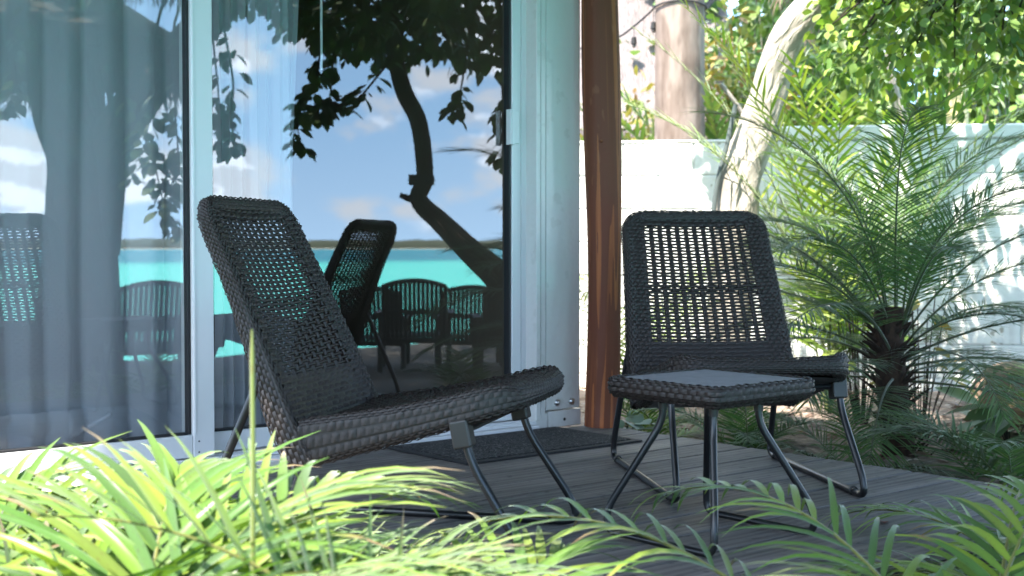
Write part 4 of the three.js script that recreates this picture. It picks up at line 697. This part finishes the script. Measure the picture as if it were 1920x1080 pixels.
// ------------------------------------------------------------------ towards the lake: what the glass mirrors
{
  const t = thing('seagrape_tree', 'broad-leaved tree hanging over the deck from the lake side', 'tree', [0, 0, 0]);
  const tr = [[6.05, -0.5, 2.5], [5.84, 0.24, 2.67], [5.72, 0.51, 2.77], [5.55, 0.71, 2.91], [5.4, 0.91, 3.04], [5.29, 1.06, 3.13], [5.315, 1.22, 3.1], [5.29, 1.58, 3.13], [5.2, 1.82, 3.2], [5.15, 2.2, 3.25], [5.1, 2.8, 3.2]].map((p) => V(...p));
  part('trunk', new MB().tube(smoothPath(tr, 60), (u, a) => lerp(0.125, 0.056, ss(u, 0, 0.6)) * (1 + 0.06 * Math.sin(2 * a + u * 9) + 0.04 * Math.sin(3 * a - u * 23)), 20, true, 1.2).geo(), M.barkBrown, t);
  const st = new MB(); twigTube(st, [[5.3, 1.05, 3.13], [5.235, 1.068, 3.18], [5.19, 1.09, 3.215]], 0.032, 0.5, 8);
  part('branch_stub', st.geo(), M.barkBrown, t);
  const inland = (p) => p.z > -0.12 + 0.75 * (5.6 - p.x) - 0.12 * n2(p.x * 6, p.y * 6), br = new MB(), l = [], q = rng(301), top = V(5.12, 2.7, 3.2);
  for (const e of [[4.2, 2.9, 3.6], [6.3, 3.1, 4.2], [5.6, 3.0, 1.2], [5.2, 3.1, 0.9], [6.6, 2.9, 2.0], [5.75, 2.3, 0.7]]) twigTube(br, [[5.12, 2.5, 3.22], [(5.12 + e[0]) / 2, 2.95, (3.2 + e[2]) / 2], e], 0.05, 0.35, 8);
  const sprays = [[[3.76, 2.3, 3.89], [3.7, 1.65, 3.93], [3.66, 1.44, 3.97], [3.71, 1.23, 3.93], [3.75, 0.99, 3.89], [3.79, 0.84, 3.86]], [[3.84, 2.3, 3.82], [3.81, 1.65, 3.85], [3.82, 1.37, 3.84], [3.81, 1.12, 3.85]], [[4.08, 2.5, 3.62], [4.13, 1.79, 3.57], [4.1, 1.54, 3.6], [4.13, 1.38, 3.57]], [[4.05, 2.4, 3.64], [4.06, 1.72, 3.64], [4.05, 1.52, 3.65]],
    [[4.6, 2.5, 3.2], [4.56, 1.93, 3.22], [4.52, 1.75, 3.25], [4.45, 1.58, 3.31], [4.47, 1.38, 3.29]], [[5.15, 2.2, 3.1], [4.91, 1.78, 3.19], [4.8, 1.67, 3.28], [4.74, 1.7, 3.33]], [[4.77, 2.5, 3.3], [4.72, 1.71, 3.35], [4.64, 1.62, 3.41]], [[5.43, 2.4, 2.75], [5.38, 1.74, 2.79], [5.35, 1.64, 2.82]], [[5.31, 2.4, 2.33], [5.34, 1.69, 2.3], [5.35, 1.49, 2.3], [5.33, 1.26, 2.31]], [[3.25, 2.5, 4.87], [3.16, 1.84, 4.91], [3.13, 1.66, 4.94]]];
  for (const s of sprays) { twigTube(br, [[lerp(s[0][0], 5, 0.4), 2.8, lerp(s[0][2], 3.2, 0.4)], ...s], 0.012, 0.25, 5); sprayLeaves(l, s, s.length * 15, q, GREEN.sea, 0.06, 1.05); }
  // over the deck corner the crown stays above the glass door's view of the lake; beside the wall it hangs lower
  clumps(l, br, [5.5, 2.95, 2.6], [1.75, 1.05, 2.6], 900, 14, q, GREEN.sea, top, 1.05, (p) => p.y > 1.95 + 0.25 * n2(p.x * 3, p.z * 3) && inland(p));
  clumps(l, br, [4.5, 4.35, 4.2], [2.3, 0.85, 3.1], 520, 14, q, GREEN.sea, V(5.1, 3.0, 3.2), 1.25, (p) => p.y > 3.3 + 0.5 * Math.max(0, 3.9 - p.x));  // unseen upper crown, added to keep the leaves below in shade
  clumps(l, br, [5.75, 2.0, 0.4], [0.62, 0.58, 0.85], 330, 13, q, [...GREEN.bush, ...GREEN.lime, GREEN.sea[3]], V(5.7, 2.5, 0.8), 0.62, (p) => inland(p) && p.y > 1.5 + 0.3 * n2(p.x * 4, p.z * 4));  // sunlit look of this part is put into lighter leaf greens
  part('branches', br.geo(), M.barkBrown, t);
  leaves(l, LEAF.round, M.leaf, t);
  const b = thing('speaker_box', 'small dark box strapped to the bent trunk mirrored in the door glass', 'box', [5.3, 1.19, 3.115], 0.7);
  part('case', rbox(-0.085, 0.085, -0.035, 0.035, -0.06, 0.06, 0.008), M.plasticDark, b); part('strap', new THREE.TorusGeometry(0.088, 0.006, 6, 24).rotateX(Math.PI / 2), M.plasticDark, b);
}
{ // big old tree
  const t = thing('old_tree', 'massive dark forked tree trunk mirrored in the left pane', 'tree', [0, 0, 0]);
  const limb = (pts, f) => new MB().tube(smoothPath(pts.map((p) => V(...p)), 40), f, 26, true, 0.8).geo(), w = (r0, r1) => (u, a) => lerp(r0, r1, u) * (1 + 0.07 * Math.sin(2 * a + u * 5) + 0.05 * Math.sin(5 * a + u * 8) + 0.12 * Math.pow(1 - u, 6));
  part('trunk', limb([[4.64, -0.6, 7.59], [4.65, 0.34, 7.58], [4.66, 1.04, 7.57], [4.66, 1.53, 7.56], [4.55, 2.01, 7.66], [4.54, 2.69, 7.67], [4.51, 3.8, 7.69]], w(0.36, 0.22)), M.barkDark, t);
  part('limb', limb([[4.72, 0.7, 7.52], [4.82, 1.48, 7.45], [4.95, 1.82, 7.34], [5.14, 2.14, 7.17], [5.38, 2.5, 6.97], [5.9, 3.2, 6.6]], w(0.24, 0.16)), M.barkDark, t);
  part('limb', limb([[4.72, 1.3, 7.62], [4.77, 1.92, 7.6], [4.75, 2.36, 7.62], [4.73, 2.8, 7.64], [4.69, 3.6, 7.67]], w(0.16, 0.12)), M.barkDark, t);
  const l = [], br = new MB(), q = rng(401);
  clumps(l, br, [4.6, 4.4, 7.3], [3.4, 1.5, 3.2], 420, 14, q, GREEN.sea, V(4.7, 3.3, 7.5), 1.35, (p) => p.y > 2.95);
  sprayLeaves(l, [[4.75, 2.6, 7.2], [5.0, 1.7, 7.0], [4.95, 1.35, 7.05]], 26, q, GREEN.bush, 0.08, 1.1);
  sprayLeaves(l, [[3.6, 3.0, 7.9], [3.75, 2.4, 7.9], [3.8, 2.0, 7.95]], 60, q, GREEN.dark, 0.12, 1.2);
  part('branches', br.geo(), M.barkDark, t); leaves(l, LEAF.big, M.leaf, t);
}
{ // thatched parasol by the lake
  const t = thing('thatched_parasol', 'dark thatched parasol hanging into the top of the left pane reflection', 'parasol', [4.3, -0.9, 9.3]);
  const g = new MB(); for (const k of [0, 1]) g.grid(56, 10, (u, v) => { const a = u * 6.2832, r = lerp(2.15, 0.06, v) * (1 + 0.015 * Math.sin(a * 17)); return V(Math.cos(a) * r, 3.42 + k * 0.16 + v * 1.35 - (k ? 0 : 0.04), Math.sin(a) * r); }, 9, 2);
  const th = part('thatch', g.geo(), M.thatch, t), q = rng(501), f = new MB();
  for (let k = 0; k < 2400; k++) { const a = q() * 6.2832, r = 2.2 - 0.3 * q(), x = Math.cos(a) * r, z = Math.sin(a) * r, l = 0.18 + 0.3 * q() + 0.12 * n2(a * 6, 1), w = 0.012 + 0.014 * q(), b = q() * 3.14, s = f.p.length / 3; f.v(x - Math.cos(b) * w, 3.56, z - Math.sin(b) * w); f.v(x + Math.cos(b) * w, 3.56, z + Math.sin(b) * w, 1, 0); f.v(x * (1 + 0.05 * q()) + 0.1 * (q() - 0.5), 3.58 - l, z * (1 + 0.05 * q()) + 0.1 * (q() - 0.5), 0.5, 1); f.i.push(s, s + 1, s + 2); }
  stuff(part('thatch_fringe', f.geo(), M.thatch, th));
  part('pole', new MB().tube([V(0, -0.4, 0), V(0.01, 2, 0), V(0, 4.6, 0)], 0.07, 14).geo(), M.barkBrown, t);
}
{ // slatted lounge chairs facing the lake
  const make = () => {
    const t = thing('slatted_armchair', 'tallest arched slatted armchair in the reflection, centre of the row facing the lake', 'armchair', [0, 0, 0], 0, 'slatted armchairs facing the lake');
    const tilt = 0.32, put = (g) => g.rotateX(-tilt).translate(0, 0.3, -0.18), W = 0.29, arch = (x) => 0.6 - 0.06 * (x / W) ** 2;
    for (let k = 0; k < 13; k++) { const x = -0.245 + k * 0.0408; part('slat', put(rbox(x - 0.0182, x + 0.0182, 0.0, arch(x) - 0.035, -0.008, 0.008, 0.004)), M.plasticDark, t); }
    const f = new MB(), pts = []; for (let i = 0; i <= 24; i++) { const x = lerp(-W, W, i / 24); pts.push(V(x, arch(x) - 0.012, 0)); }
    const path = bentPath([V(-W * 0.96, -0.02, 0), V(-W, arch(W) - 0.02, 0)], 0.02), g = new MB();
    g.tube(pts, 0.024, 8); g.tube([V(-W * 0.97, -0.03, 0), V(-W, arch(W) - 0.01, 0)], 0.022, 8); g.tube([V(W * 0.97, -0.03, 0), V(W, arch(W) - 0.01, 0)], 0.022, 8); g.box(-W, W, 0.26, 0.3, -0.012, 0.012); g.box(-W, W, -0.03, 0.02, -0.014, 0.014);
    part('back_frame', put(g.geo(false)), M.plasticDark, t);
    for (let k = 0; k < 7; k++) part('seat_slat', rbox(-0.27, 0.27, 0.325 - 0.0, 0.343, -0.14 + k * 0.078, -0.07 + k * 0.078, 0.005), M.plasticDark, t);
    for (const s of [-1, 1]) {
      part('armrest', rbox(s * 0.33 - 0.045, s * 0.33 + 0.045, 0.535, 0.562, -0.25, 0.42, 0.01), M.plasticDark, t);
      part('leg', rbox(s * 0.32 - 0.025, s * 0.32 + 0.025, 0, 0.533, 0.34, 0.4, 0.01), M.plasticDark, t);
      part('leg', rbox(s * 0.32 - 0.025, s * 0.32 + 0.025, 0, 0.533, -0.22, -0.15, 0.01), M.plasticDark, t);
      part('side_rail', rbox(s * 0.285 - 0.014, s * 0.285 + 0.014, 0.26, 0.322, -0.2, 0.41, 0.006), M.plasticDark, t);
    }
    return t;
  };
  const a = make();
  const spots = [[7.316, 5.998, 37, null, 0.43], [8.327, 6.456, 35, 'slatted armchair in the reflection, next to the tallest one under the bent trunk', 0.34], [7.575, 7.084, 40, 'slatted armchair in the reflection, half hidden behind the mirrored wicker chair', 0.33], [8.02, 5.41, 33, 'slatted armchair in the reflection, cut off by the door frame', 0.39], [4.71, 6.222, 15, 'rounded dark armchair back in front of the old tree in the left pane reflection', 0.45]];
  spots.forEach(([x, z, turn, label, topY], k) => { const o = k ? a.clone() : a; if (k) { o.name = numbered('slatted_armchair'); scene.add(o); tag(o, label, 'armchair', 'slatted armchairs facing the lake'); } o.position.set(x, topY - 0.86, z); o.rotation.y = R(turn); });
}
renderer.render(scene, camera);
